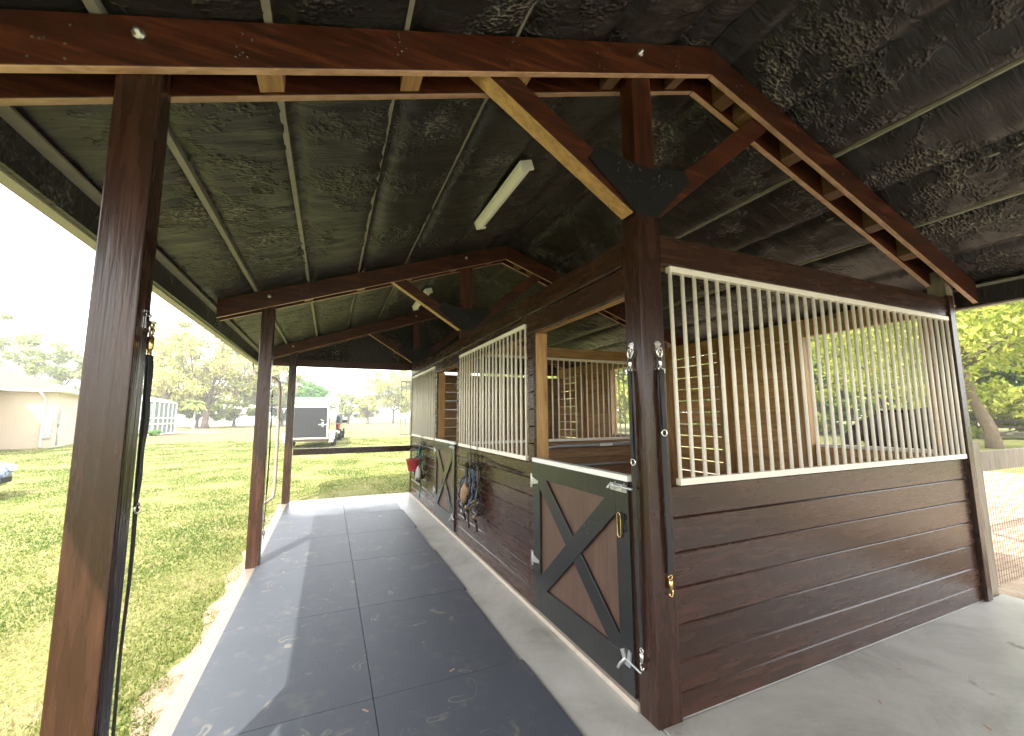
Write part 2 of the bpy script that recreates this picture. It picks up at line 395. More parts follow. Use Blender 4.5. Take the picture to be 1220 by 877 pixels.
# roof: displaced foam underside + metal top
Y0, Y1, XL, XR = -6.2, 9.35, -1.26, 5.66  # unseen run behind the camera lengthened to darken ceiling and front wall
def foam_disp(x, y, seedz):
    purl = abs(((x - .25 + 5.4) / .545) % 1 - .5) * .545 if x < RX else abs(((x - 3.52 + 5.45) / .545) % 1 - .5) * .545   # distance from mid panel
    d = .272 - purl            # distance to nearest purlin
    a = noise.fractal(Vector((x * 1.6, y * 1.1, seedz)), 1.0, 2.0, 4)
    b = noise.fractal(Vector((x * 3.2, y * 11, seedz + 5)), .9, 2.1, 3)
    r = max(0, noise.noise(Vector((x * 1.5 + 4, y * 1.3, seedz + 9))) + .02)
    cgr = noise.fractal(Vector((x * 26, y * 42, seedz)), .8, 2, 2) * r
    crease = -.03 * math.exp(-(d / .03) ** 2)
    return .012 + .014 * a + .011 * b + .034 * cgr + .018 * min(1, d / .12) + crease
for side in (-1, 1):
    xa, xb = (XL, RX) if side < 0 else (RX, XR)
    step = .03; nx = int((xb - xa) / step); ny = int((Y1 - Y0) / .036)
    vs = []
    for j in range(ny + 1):
        y = Y0 + (Y1 - Y0) * j / ny
        for i in range(nx + 1):
            x = xa + (xb - xa) * i / nx
            vs.append((x, y, rz(x) + .035 - foam_disp(x, y, 11 * side)))
    fs = [(j * (nx + 1) + i, (j + 1) * (nx + 1) + i, (j + 1) * (nx + 1) + i + 1, j * (nx + 1) + i + 1) for j in range(ny) for i in range(nx)]
    mb = MB().add(vs, fs, 0, .5, True)
    ro = part('roof', mb, ['foam', 'roofmetal'])
    tm = MB(); ex = -.12 if side < 0 else .12
    xe = (XL if side < 0 else XR) + ex; x_in = RX
    za, zb = rz(xe) + .075, rz(RX) + .075
    tm.prism([(xe, za), (x_in, zb), (x_in, zb + .02), (xe, za + .02)], 'y', Y0 - .05, Y1 + .05)
    part('roof_sheet', tm, 'roofmetal', 0, ro)
    pxs = [-.80, -.29, .25, .81, 1.36, 1.9] if side < 0 else [2.45, 2.98, 3.52, 4.13, 4.60, 5.09]
    for k, px_ in enumerate(pxs):
        if (side < 0 and k > 3) or (side > 0 and k < 2): continue
        w = (.015, .014, .011, .008)[k] if side < 0 else .007
        t = MB(); yy = Y0
        hid = (.004, .002, -.002, -.006)[k] if side < 0 else -.008
        z = lambda x: rz(x) + .012 - hid * 1.2
        while yy < Y1 - .01:                       # short lengths, dipping in and out of the foam
            y2 = min(Y1, yy + random.uniform(.5, 1.6)); dz = random.uniform(-.003, .003)
            t.prism([(px_ - w, z(px_ - w) + dz), (px_ + w, z(px_ + w) + dz), (px_ + w, z(px_ + w) + .05), (px_ - w, z(px_ - w) + .05)], 'y', yy, y2); yy = y2
        part('purlin', t, 'purlin', 0, ro)
    # eave strut, gutter
    e = XL if side < 0 else XR; sgn = side
    t = MB().box(min(e, e + sgn * .03), max(e, e + sgn * .03), Y0, Y1, rz(e) - .19, rz(e) + .07)
    part('eave_board', t, 'foam', 0, ro)
    t = MB().box(min(e - sgn * .07, e - sgn * .002), max(e - sgn * .07, e - sgn * .002), Y0, Y1, rz(e) - .02, rz(e) - .006)
    part('eave_lip', t, 'purlin', 0, ro)
    gz = rz(e) - .2
    g0 = e + sgn * .033
    t = MB().prism([(g0, gz), (g0 + sgn * .07, gz), (g0 + sgn * .11, gz + .05), (g0 + sgn * .12, gz + .115), (g0 + sgn * .108, gz + .115), (g0 + sgn * .098, gz + .05), (g0 + sgn * .065, gz + .01), (g0, gz + .01)], 'y', Y0 - .05, Y1 + .05)
    part('gutter', t, 'gutter', 0, ro)
# downspout from the gutter to the far left post
t = MB().tube([(-1.36, 8.93, 2.56), (-1.35, 8.93, 2.42), (-1.2, 8.93, 2.34), (-.98, 8.95, 2.3), (-.90, 8.97, 2.22), (-.88, 8.97, 2.0), (-.88, 8.97, .25), (-.9, 8.97, .1), (-1.0, 8.9, .03), (-1.1, 8.85, .0)], .036, 10, flat_=.8)
part('downspout', t, 'gutterd')

# gable closure at the far end
def gable(y0, y1, zb, name):
    t = MB().prism([(XL, zb), (XR, zb), (XR, rz(XR) + .05), (RX, rz(RX) + .05), (XL, rz(XL) + .05)], 'y', y0, y1)
    return part(name, t, 'foam')
gable(9.16, 9.2, 2.59, 'gable_wall')
part('gable_beam', MB().box(XL + .02, XR, 9.10, 9.157, 2.56, 2.70), 'stain_x', .003)

# frames
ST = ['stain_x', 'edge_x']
def frame(y, king=True, king_base=2.60, braces=True, first=False):
    """two rafter boards each side of the post line, blocks, king post, braces, gusset"""
    D = .2; xl, xr = -1.15, 5.6
    fr = None
    for k, (a, b) in enumerate(((y - .039, y - .001), (y + PD + .001, y + PD + .039))):
        for sd in (-1, 1):
            x0, x1 = (xl, RX - .002) if sd < 0 else (RX + .002, xr)
            t = MB()
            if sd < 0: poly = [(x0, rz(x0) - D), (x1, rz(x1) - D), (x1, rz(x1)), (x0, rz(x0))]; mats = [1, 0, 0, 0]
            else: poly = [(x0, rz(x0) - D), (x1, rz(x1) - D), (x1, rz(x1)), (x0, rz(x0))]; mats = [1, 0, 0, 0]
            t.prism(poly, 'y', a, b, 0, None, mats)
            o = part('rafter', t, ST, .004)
            if fr is None: fr = o
    for x in (-.28, .29, .86, 1.46, 1.98, 2.42, 2.62, 3.12, 3.62, 4.15, 4.65):
        w = .045; t = MB()
        t.prism([(x - w, rz(x - w) - D + .012), (x + w, rz(x + w) - D + .012), (x + w, rz(x + w) - .01), (x - w, rz(x - w) - .01)], 'y', y + .001, y + PD - .001)
        part('block', t, 'raw_y' if x < 1.2 else 'block_brown', .003, fr)
    for x in ((-.68, 1.62) if first else (-.68, 1.62, 4.9)):
        t = MB().lathe([(0, -.028), (.009, -.028), (.01, -.012), (.021, -.01), (.021, -.001), (.004, 0)], 8, (x + random.uniform(-.02, .02), y - .039, rz(x) - .075), 0, 'y')
        part('bolt', t, 'galv', 0, fr)
    t = MB()
    for x in np.arange(-.9, 5.2, .56):
        for q in range(7):
            X = x + random.uniform(-.05, .05); Z = rz(X) - random.uniform(.02, D - .02); s = .0036
            t.box(X - s, X + s, y - .0405, y - .0385, Z - s, Z + s)
    part('nail_heads', t, 'chrome', 0, fr)['kind'] = 'stuff'
    if king:
        z1 = rz(WX + .07) - .02
        kp = part('king_post', MB().box(WX + .004, WX + .15, y + .002, y + PD - .002, king_base, z1), 'stain_z', .004)
        # braces
        for sd in (-1, 1):
            base = Vector((WX + .075 + sd * .06, y + PD / 2, 2.76)); xx = .62 if sd < 0 else 2.82
            top = Vector((xx, y + PD / 2, rz(xx) - .07))
            t = MB().bar(base, top, PD - .012, .13, (0, 0, 1), 0, None, [0, 0, 1, 0, 0, 0])
            part('brace', t, ['stain_x', 'raw_x' if sd < 0 else 'stain_x'], .004)
        for yy in (y - .007, y + PD + .001):
            t = MB().prism([(WX + .005, 2.70), (WX + .145, 2.70), (WX + .42, 2.98), (WX + .38, 3.05), (WX + .15, 3.0), (WX, 3.0), (WX - .26, 3.05), (WX - .32, 2.96)], 'y', yy, yy + .006)
            gp = part('gusset_plate', t, 'blackm')
            if yy < y:
                t = MB()
                for q in range(70):
                    X = WX + random.uniform(-.26, .36); Z = 2.8 + random.uniform(0, .2); s = .0026
                    if abs(X - WX - .07) * .9 + 2.72 > Z: continue
                    t.box(X - s, X + s, yy - .002, yy - .0002, Z - s, Z + s)
                part('nail_heads', t, 'chrome', 0, gp)['kind'] = 'stuff'
    # left post
    xa = PL
    part('post', MB().box(xa, xa + .126, y, y + PD, -.02, rz(xa + .126) - .02), 'brown_z', .005)
for i, y in enumerate(TR):
    frame(y, king=(i > 1), first=(i == 2))
# corner post and the posts of the aisle wall
part('post', MB().box(WX, WX + .16, FY, FY + .14, -.02, 2.79), 'brown_z', .006)
part('post', MB().box(WX + .03, WX + .14, 5.245, 5.365, 0, 2.62), 'raw_z', .004)
part('post', MB().box(WX, WX + .14, 8.79, 8.92, -.02, 2.79), 'brown_z', .005)
for y in (1.79, 5.25, 8.79): part('post', MB().box(PR + .02, PR + .15, y, y + .13, -.02, rz(PR + .15) - .03), 'post_grey', .005).__setitem__('label', 'grey green weathered barn post')
part('post', MB().box(PR + .02, PR + .15, TR[0], TR[0] + .13, -.04, rz(PR + .15) - .03), 'post_grey', .005)  # right post of the frame added for shade
part('post', MB().box(PR + .02, PR + .15, TR[1], TR[1] + .13, -.04, rz(PR + .15) - .03), 'post_grey', .005)
part('corner_board', MB().box(5.07, 5.155, FY - .022, FY + .012, .0, 2.62), 'brown_z', .003)

# front wall: planks
def planks(name, axis, face, a0, a1, zs, th, mats, gap=.006, parent=None, wob=.0015, bevel=.006):
    t = MB()
    for z0, z1 in zip(zs[:-1], zs[1:]):
        o = random.uniform(-wob, wob)
        c = min(.009, (z1 - z0) * .2); f0, f1, b, tt = face + o, face + th, z0 + .0006, z1 - gap / 2   # chamfered top edge, square bottom edge
        poly = [(f0 + .0015, b), (f1, b), (f1, tt), (f0 + c, tt), (f0, tt - c), (f0, b + .0015)]
        if axis == 'x': t.prism(poly, 'x', a0, a1)
        else: t.prism([(u, w) for u, w in poly], 'y', a0, a1)
    return part(name, t, mats, 0, parent)
planks('front_wall', 'x', FY + .012, WX + .16, 5.068, [0.0, .125, .275, .455, .64, .82, 1.0, 1.17], .03, 'brown_x', .006)
part('wall_backing', MB().box(WX + .16, 5.06, FY + .045, FY + .06, 0, 1.16), 'raw_dark_x')
part('top_plate', MB().box(WX + .16, 5.15, FY - .004, FY + .05, 2.425, 2.60), 'brown_x', .004)
part('top_plate', MB().box(WX + .16, 5.1, FY + .052, FY + .13, 2.44, 2.59), 'raw_x', .004)

BARMESH = {}
def grille(axis, face, a0, a1, z0, z1, sp, sill_h=.038, r=.0105, label=None):
    """rails are the grille's own mesh, every bar a child"""
    t = MB(); d = .022
    if axis == 'x':
        t.box(a0, a1, face - .012, face + .026, z0, z0 + sill_h); t2 = MB().box(a0, a1, face - .012, face + .026, z1 - .036, z1)
    else:
        t.box(face - .012, face + .026, a0, a1, z0, z0 + sill_h); t2 = MB().box(face - .012, face + .026, a0, a1, z1 - .036, z1)
    g = part('grille', t, 'ivory', .003); part('top_rail', t2, 'ivory', .003, g)
    n = int(round((a1 - a0 - .02) / sp)); first = None
    for i in range(n + 1):
        a = a0 + .012 + (a1 - a0 - .024) * i / n
        p = (a, face + .004, 0) if axis == 'x' else (face + .004, a, 0)
        if first is None:
            b = MB().tube([(p[0], p[1], z0 + .02), (p[0], p[1], z1 - .02)], r, 10)
            first = part('bar', b, 'ivory', 0, g); org = p
        else:
            copy_obj(first, g, (p[0] - org[0] + random.uniform(-.002, .002), p[1] - org[1], 0))
    return g
grille('x', FY, 1.78, 5.06, 1.168, 2.42, .095, r=.012)
grille('y', WX + .004, 3.27, 5.32, 1.175, 2.37, .1)
grille('y', WX + .004, 6.76, 8.72, 1.175, 2.39, .1)
grille('x', 5.29, 1.66, 5.06, 1.19, 2.41, .098, r=.011)

# aisle wall
zA = [0.03] + [round(.17 + .1455 * i, 4) for i in range(7)] + [1.172]
def siding(a0, a1, zs): return planks('aisle_wall', 'y', WX + .008, a0, a1, zs, .024, 'brown_y', .005)
siding(3.25, 5.355, zA); siding(6.74, 8.785, zA)
full = zA[:-1] + [round(1.043 + .1455 * i + .14, 4) for i in range(0, 9)]
full = [z for z in full if z < 2.25] + [2.268]
siding(3.135, 3.248, full); siding(5.357, 5.46, full); siding(6.62, 6.738, full)
part('wall_backing', MB().box(WX + .034, WX + .05, 3.26, 5.4, 0, 1.16).box(WX + .034, WX + .05, 6.7, 8.78, 0, 1.16), 'raw_dark')
part('top_plate', MB().box(WX + .012, WX + .05, FY + .142, 8.79, 2.268, 2.432, 0).box(WX - .008, WX + .05, FY + .142, 8.79, 2.434, 2.59, 0), ['brown_y'], .004)
part('header', MB().box(WX + .052, WX + .13, FY + .142, 8.79, 2.275, 2.58), 'raw_y', .003)
part('threshold', MB().box(WX - .012, WX + .02, FY + .142, 8.79, -.004, .03), 'sill_pale', .003)
for y in (3.135, 5.37, 6.62): part('door_jamb', MB().box(WX + .034, WX + .145, y, y + .1, 0, 2.27), 'raw_z', .003)

# stall doors
def stall_door(y0, y1):
    """y1 is the hinge (far) side"""
    z0, z1 = .055, 1.18
    d = part('stall_door', MB().box(WX + .006, WX + .03, y0, y1, z0, z1), 'ply')
    F = WX - .014
    t = MB()
    def rail(a, b, c, e): t.box(F, WX + .005, a, b, c, e)
    w = .115
    rail(y0, y0 + w, z0, z1); rail(y1 - w, y1, z0, z1)
    rail(y0 + w, y1 - w, z1 - .12, z1); rail(y0 + w, y1 - w, z0, z0 + .19)
    part('door_frame', t, 'doorpaint', .003, d)
    ya, yb, za, zb = y0 + w, y1 - w, z0 + .19, z1 - .12
    def diag(p, q, x0, x1):
        p, q = Vector((0, *p)), Vector((0, *q)); dv = (q - p).normalized(); n_ = Vector((0, -dv.z, dv.y)) * .062
        a, b, c_, e = p + n_, p - n_, q - n_, q + n_
        # clip the ends to the opening by extending to the corner
        poly = [(v.y, v.z) for v in (a, b, c_, e)]
        poly = clip(poly, ya - .002, yb + .002, za - .002, zb + .002)
        return MB().prism(poly, 'x', x0, x1)
    part('cross_brace', diag((ya - .05, za - .05), (yb + .05, zb + .05), F + .001, WX + .005), 'doorpaint', .003, d)
    part('cross_brace', diag((ya - .05, zb + .05), (yb + .05, za - .05), F - .003, WX + .004), 'doorpaint', .003, d)
    part('top_cap', MB().box(F - .004, WX + .036, y0 - .004, y1 + .004, z1 + .002, z1 + .036), 'white', .003, d)
    for z in (.42, 1.03):
        t = MB().box(F - .006, F - .001, y1 + .002, y1 + .032, z - .055, z + .055)
        t.prism([(y1 + .002, z - .03), (y1 + .002, z + .03), (y1 - .1, z + .01), (y1 - .1, z - .01)], 'x', F - .005, F - .0015)
        t.tube([(F - .007, y1 + .002, z - .045), (F - .007, y1 + .002, z + .045)], .006, 8)
        part('hinge', t, 'galv', .001, d)
    # slide latch at the top
    t = MB().box(F - .008, F - .001, y0 + .004, y0 + .15, z1 - .06, z1 - .018)
    t.tube([(F - .018, y0 - .06, z1 - .03), (F - .018, y0 + .14, z1 - .03), (F - .03, y0 + .145, z1 - .05)], .007, 8)
    for a in (.02, .1): t.tube([(F - .002, y0 + a, z1 - .055), (F - .026, y0 + a, z1 - .04), (F - .026, y0 + a, z1 - .02), (F - .002, y0 + a, z1 - .01)], .004, 6)
    part('slide_latch', t, 'galv', .001, d)
    # kick latch at the bottom
    t = MB().prism([(y0 + .02, .2), (y0 + .07, .2), (y0 + .1, .26), (y0 + .075, .275), (y0 + .045, .23), (y0 + .03, .29), (y0 + .008, .28)], 'x', F - .012, F - .001)
    t.tube([(F - .012, y0 - .07, .222), (F - .012, y0 + .06, .235)], .006, 8)
    t.tube([(F - .012, y0 + .05, .24), (F - .03, y0 + .08, .2), (F - .03, y0 + .1, .17)], .008, 8)
    part('kick_latch', t, 'galv', .001, d)
    # knob bolts
    return d
def clip(poly, y0, y1, z0, z1):
    def cl(ps, ax, lim, sgn):
        o = []
        for i in range(len(ps)):
            a, b = ps[i], ps[(i + 1) % len(ps)]
            ia, ib = sgn * (a[ax] - lim) <= 0, sgn * (b[ax] - lim) <= 0
            if ia: o.append(a)
            if ia != ib:
                t = (lim - a[ax]) / (b[ax] - a[ax]); o.append((a[0] + (b[0] - a[0]) * t, a[1] + (b[1] - a[1]) * t))
        return o
    for ax, lim, sg in ((0, y0, -1), (0, y1, 1), (1, z0, -1), (1, z1, 1)): poly = cl(poly, ax, lim, sg)
    return poly
stall_door(1.93, 3.125); stall_door(5.475, 6.61)

# back wall of the stalls
def back_wall(y0, y1, win, gaps):
    t = MB(); z = .0
    while z < 2.44:
        h = .178; z1 = min(z + h, 2.45); mid_ = (z + z1) / 2
        gp = .005 if z > .7 else .004
        segs = [(y0, y1)]
        if 1.19 < z1 - .02 and z < 2.40: segs = [(y0, win[0]), (win[1], y1)]
        if z < 1.19 < z1 - .02: t.box(BX, BX + .03, win[0] + .001, win[1] - .001, z + .001, 1.19)
        for a, b in segs:
            if b - a < .02: continue
            if gaps and a < gaps[0] < b:
                t.box(BX, BX + .03, gaps[0], b, z + .008, z1 - .007); b = gaps[0] - .001
            t.box(BX, BX + .03, a, b, z + .001, z1 - .0015)
        z = z1
    part('back_wall', t, 'raw_dark', .002)
    part('back_plate', MB().box(BX - .05, BX + .03, y0, y1, 2.455, 2.66), 'raw_dark', .003)
back_wall(1.92, 5.26, (1.97, 2.99), (4.2,))
back_wall(5.42, 8.79, (5.62, 6.62), (8.0,))
for y in (3.0, 4.05, 5.1, 6.64, 7.6): part('stud', MB().box(BX - .09, BX - .002, y, y + .13, 0, 2.66), 'raw_z', .003)
part('window_sill', MB().box(BX - .03, BX + .05, 1.97, 2.99, 1.192, 1.225), 'ivory', .002)
part('window_sill', MB().box(BX - .03, BX + .05, 5.62, 6.62, 1.192, 1.225), 'ivory', .002)
structure('stall_bedding', MB().box(WX + .06, BX - .01, FY + .07, 8.79, -.02, .04), 'sand')  # unseen pale floor, added to bounce light onto the stall boards
# partition between the stalls
planks('partition_wall', 'x', 5.31, WX + .05, BX - .092, [0, .19, .38, .57, .76, .95, 1.185], .034, 'raw_dark_x', .003)
part('partition_beam', MB().box(WX + .14, BX - .092, 5.28, 5.37, 2.42, 2.56), 'raw_x', .003)
# far end wall of the second stall
planks('end_wall', 'x', 8.80, WX + .142, BX, [.19 * i for i in range(14)], .03, 'raw_dark_x', .003)
# swung open grille at the far corner
g_ = part('grille', MB().box(1.33, 1.545, 8.80, 8.825, 1.19, 1.215), 'ivory', .002); part('top_rail', MB().box(1.33, 1.545, 8.80, 8.825, 2.28, 2.305), 'ivory', .002, g_)
for x in (1.342, 1.44, 1.532): part('bar', MB().tube([(x, 8.812, 1.21), (x, 8.812, 2.29)], .008, 8), 'ivory', 0, g_)
# end rail between far post and wall
part('end_rail', MB().box(PL + .142, WX - .002, 8.80, 8.86, .86, .975), 'brown_x', .004)

# ------------------------------------------------------------------ tube in the stall
t_ = thing('tube_gate', 'galvanised tube gate top with bent corner behind the nearer half door', 'gate', (2.78, 5.12, 0))
MB().tube([(2.66, 5.12, 0.02), (2.66, 5.12, .94), (2.68, 5.12, 1.02), (2.73, 5.12, 1.09), (2.80, 5.12, 1.125), (2.9, 5.12, 1.135), (4.7, 5.12, 1.14), (4.8, 5.12, 1.1), (4.84, 5.12, 1.02), (4.84, 5.12, .02)], .028, 12).build('frame', 'zinc', t_)
for z in (.3, .58, .86): MB().tube([(2.66, 5.12, z), (4.84, 5.12, z)], .02, 10).build('cross_tube', 'zinc', t_)
MB().box(3.62, 3.84, 5.088, 5.092, 1.118, 1.156).build('sticker', 'white', t_)

# ------------------------------------------------------------------ ceiling lights
for k, (y, lab) in enumerate(((2.95, 'long white tube light on the black ceiling, the nearer one'), (6.75, 'long white tube light on the black ceiling beyond the second frame'))):
    x = 1.43; z = rz(x) - .012
    t_ = thing('ceiling_light', lab, 'light', (x, y + .6, z), 'tube lights on the ceiling')
    t_.rotation_euler = (0, -math.atan(SL), 0); t_['_w'] = (0, 0, 0)
    MB().box(-.055, .055, -.6, .6, -.02, .012).build('housing', 'white', t_, .004)
    MB().prism([(-.05, -.021), (-.045, -.055), (-.02, -.075), (.02, -.075), (.045, -.055), (.05, -.021)], 'y', -.585, .585).build('diffuser', 'tubelight', t_, .003)
    for s in (-1, 1): MB().box(-.056, .056, min(s * .587, s * .612), max(s * .587, s * .612), -.078, .01).build('end_cap', 'white', t_, .006)

# ------------------------------------------------------------------ cross ties
def cross_tie(loc, face, top, bot, label, ring_z, metal='brass', bottom='brass', wide=.027, tagw=False, sway=0.0, name='cross_tie'):
    """face: outward direction 'x-', 'x+', 'y-' of the post face it hangs on"""
    x, y = loc; t_ = thing(name, label, 'strap', (x, y, bot), 'cross ties hanging on the posts')
    dv = {'x-': Vector((-1, 0, 0)), 'x+': Vector((1, 0, 0)), 'y-': Vector((0, -1, 0))}[face]; sd = Vector((0, 1, 0)) if face[0] == 'x' else Vector((1, 0, 0))
    P = lambda a, o, z: Vector((x, y, z)) + sd * a + dv * o
    # eye plate and ring on the post
    t = MB(); c = P(0, .004, top)
    for q in ((-.016, .0), (.016, 0)): t.tube([P(q[0], .001, top + .02), P(q[0], .008, top + .02)], .007, 8)
    t.bar(P(0, .003, top + .035), P(0, .003, top - .03), .03, .004, dv)
    t.tube([P(.011 * math.cos(a), .012 + .016 * math.sin(a), top - .006) for a in np.linspace(0, math.pi, 7)], .0035, 6)
    t.build('eye_plate', 'chrome', t_)
    t = MB().tube([P(.021 * math.sin(a), .018, top - .028 + .024 * math.cos(a)) for a in np.linspace(0, 2 * math.pi, 15)[:-1]], .0035, 6, closed=True)
    t.build('ring', 'chrome', t_)
    # snap
    z = top - .055
    def snap(z, mt, nm):
        t = MB().tube([P(0, .018, z - .055), P(0, .018, z - .045), P(0, .018, z - .005), P(0, .018, z)], [.006, .0105, .0105, .006], 8)
        t.tube([P(.009, .018, z - .004), P(.015, .018, z + .012), P(.009, .018, z + .03), P(-.006, .018, z + .032), P(-.013, .018, z + .014), P(-.009, .018, z - .002)], .0038, 6)
        t.tube([P(.013 * math.sin(a), .018, z - .066 + .01 * math.cos(a)) for a in np.linspace(0, 2 * math.pi, 11)[:-1]], .003, 6, closed=True)
        t.build(nm, mt, t_)
    snap(z, metal, 'snap')
    zs = z - .07; zb = bot + .12
    def strip(z0, z1, off, w, nm, n=14):
        t = MB(); vs = []
        for i in range(n + 1):
            u = i / n; zz = z0 + (z1 - z0) * u
            o = off + .006 * math.sin(u * 3.1) + .002 * math.sin(u * 17); a = sway * u + .003 * math.sin(u * 7 + x)
            tw = .35 * math.sin(u * 4 + y)
            e = sd * math.cos(tw) + dv * math.sin(tw) * .3
            c = P(a, o, zz)
            for q, th in ((-1, 0), (1, 0), (1, .003), (-1, .003)): vs.append(c + e * q * w / 2 + dv * th)
        fs = [(i * 4 + j, i * 4 + (j + 1) % 4, i * 4 + 4 + (j + 1) % 4, i * 4 + 4 + j) for i in range(n) for j in range(4)] + [(3, 2, 1, 0), (4 * n, 4 * n + 1, 4 * n + 2, 4 * n + 3)]
        t.add(vs, fs).build(nm, 'nylon', t_)
    strip(zs, zb, .014, wide, 'strap'); strip(zs, ring_z, .021, wide, 'strap')
    # adjuster ring
    t = MB().tube([P(sway * .4 + .018 * math.sin(a), .024, ring_z - .012 + .017 * math.cos(a)) for a in np.linspace(0, 2 * math.pi, 15)[:-1]], .004, 6, closed=True)
    t.build('adjuster_ring', 'chrome', t_)
    # lower snap
    z = bot + .085; a = sway
    t = MB().tube([P(a + .013 * math.sin(q), .018, bot + .112 + .011 * math.cos(q)) for q in np.linspace(0, 2 * math.pi, 11)[:-1]], .003, 6, closed=True)
    t.tube([P(a, .018, z + .015), P(a, .018, z + .01), P(a, .018, z - .03), P(a, .018, z - .036)], [.006, .012, .012, .006], 8)
    t.tube([P(a + .009, .018, z - .03), P(a + .014, .018, z - .05), P(a + .006, .018, z - .07), P(a - .008, .018, z - .066), P(a - .012, .018, z - .05)], .004, 6)
    t.build('snap', bottom, t_)
    if tagw: MB().bar(P(.025, .016, top - .12), P(.025, .016, top - .145), .024, .002, dv).build('tag', 'white', t_)
cross_tie((WX, FY + .085), 'x-', 1.93, .22, 'black cross tie strap with long silver snap on the aisle face of the corner post', 1.31, 'chrome', 'chrome', .024)
cross_tie((1.665, FY), 'y-', 1.93, .60, 'black cross tie strap with brass snap on the front face of the corner post', 1.47, 'chrome', 'brass', .032, True)
cross_tie((PL + .126, TR[2] + .08), 'x+', 1.9, .12, 'black cross tie strap on the nearest left post', 1.26, 'brass', 'chrome', .034)
cross_tie((PL + .126, TR[3] + .07), 'x+', 1.86, .25, 'black cross tie strap hanging on the middle left post', .7, 'chrome', 'chrome', .03)

# carabiner on the door
t_ = thing('spring_clip', 'brass spring clip with black swivel hanging on the nearer stall door', 'clip', (WX - .02, 2.02, .86))
F = WX - .022
MB().tube([(F, 2.0 + .016 * math.cos(a) + .006, .93 + (.05 if math.sin(a) > 0 else -.045) + .02 * math.sin(a)) for a in np.linspace(0, 2 * math.pi, 17)[:-1]], .0038, 6, closed=True).build('clip_body', 'brass', t_)
MB().tube([(F, 1.975, 1.0), (F - .01, 1.972, .98), (F, 1.974, .95), (F - .006, 1.965, .93), (F, 1.97, .9)], .005, 8).tube([(F - .002, 1.972 + .014 * math.sin(a), .985 + .014 * math.cos(a)) for a in np.linspace(0, 6.283, 11)[:-1]], .0035, 6, closed=True).build('swivel', 'blackm', t_)

# ------------------------------------------------------------------ tack racks and tack
def tack_rack(yc, n, wid, label, hang):
    X = WX - .012
    t_ = thing('tack_rack', label, 'rack', (X, yc, 1.0), 'wire tack racks on the aisle wall')
    t = MB(); r = .0045
    for z in (1.03, 1.11): t.tube([(X, yc - wid / 2, z), (X, yc + wid / 2, z)], r, 6)
    for s in hang: t.tube([(X + .012, yc + s, 1.215), (X - .015, yc + s, 1.225), (X - .012, yc + s, 1.1), (X - .004, yc + s, 1.0)], r, 6)
    t.build('rack_frame', 'blackm', t_)
    for i in range(n):
        y = yc - wid / 2 + wid * (i + .5) / n
        MB().tube([(X, y, 1.13), (X - .005, y, 1.02), (X - .05, y, .975), (X - .1, y, .985), (X - .115, y, 1.03), (X - .115, y, 1.06)], r, 6).build('hook', 'blackm', t_)
tack_rack(4.62, 5, .62, 'black wire tack rack with hooks below the nearer wall grille', (-.12, .12))
tack_rack(7.55, 3, .4, 'black wire tack rack at the far end of the aisle wall', (-.08, .08))
MB().tube([(WX - .01, 3.9, 1.1), (WX - .014, 4.2, 1.098), (WX - .01, 4.33, 1.1)], .006, 6)
o = MB().tube([(WX - .008, 3.35, 1.06), (WX - .012, 3.9, 1.07), (WX - .008, 4.3, 1.09)], .006, 6).build('bar_hanger', 'blackm')
tag(o, 'thin black metal bar lying flat along the aisle wall beside the rack', 'bar')

def halter(loc, label, mat, L=.42, w=.11, ring='chrome', pad=None, lead=None, padm='tan'):
    x, y, z = loc; t_ = thing('halter', label, 'halter', (x, y, z - L - .15), 'halters hanging on the racks')
    rn = random.Random(int(y * 1000)); j = lambda a: rn.uniform(-a, a)
    def loop(cy, cz, ry, rz_, xo, tw, nm, m_):
        pts = [(x - xo + .03 * math.sin(a * 2 + tw), cy + ry * math.sin(a), cz + rz_ * math.cos(a)) for a in np.linspace(0, 2 * math.pi, 25)[:-1]]
        MB().tube(pts, .021, 6, closed=True, flat_=.35, fdir=(1, 0, 0)).build(nm, m_, t_)
    loop(y, z - L / 2, w * .55, L / 2, .03, .3, 'crown_strap', mat)
    loop(y + j(.02), z - L * .62, w * .8, L * .3, .05, 1.7, 'cheek_strap', mat)
    loop(y + j(.02), z - L * .95, w * .75, .085, .07, 2.6, 'noseband', mat)
    for k in range(4):
        yy, zz = y + (-w * .6, w * .6, -w * .5, w * .5)[k], z - L * (.72, .72, 1.05, 1.05)[k]
        MB().tube([(x - .07, yy + .016 * math.sin(a), zz + .016 * math.cos(a)) for a in np.linspace(0, 6.283, 11)[:-1]], .004, 6, closed=True).build('ring', ring, t_)
    if pad:
        py, pz, pr, ph = pad
        prof = [(.02, -ph), (pr * .8, -ph * .8), (pr, -ph * .2), (pr * .95, ph * .5), (pr * .6, ph * .95), (.02, ph)]
        t = MB().lathe(prof, 16); 
        for i, v_ in enumerate(t.v):
            q = Vector(v_); q.x *= .5; q.rotate(Matrix.Rotation(R(38), 3, 'X')); q += Vector((x - .085, y + py, z + pz)); nn = noise.noise(q * 14) * .012; t.v[i] = (q.x + nn, q.y + nn, q.z)
        t.build('noseband_pad', padm, t_)
    if lead:
        ll, m2 = lead
        pts = [(x - .06 + .01 * math.sin(i), y - .02 + .02 * math.sin(i * .9), z - L * .9 - ll * i / 8) for i in range(9)]
        MB().tube(pts, .012, 8).build('lead_strap', m2, t_)
X = WX - .02
halter((X, 4.82, 1.0), 'black nylon halter with round rings, hanging leftmost on the nearer rack', 'nylon', .42, .14, lead=(.1, 'nylon'))
halter((X - .02, 4.60, 1.0), 'leather halter with wide tan padded noseband on the nearer rack', 'leather', .44, .13, 'brass', (.03, -.3, .085, .12), (.28, 'leather'))
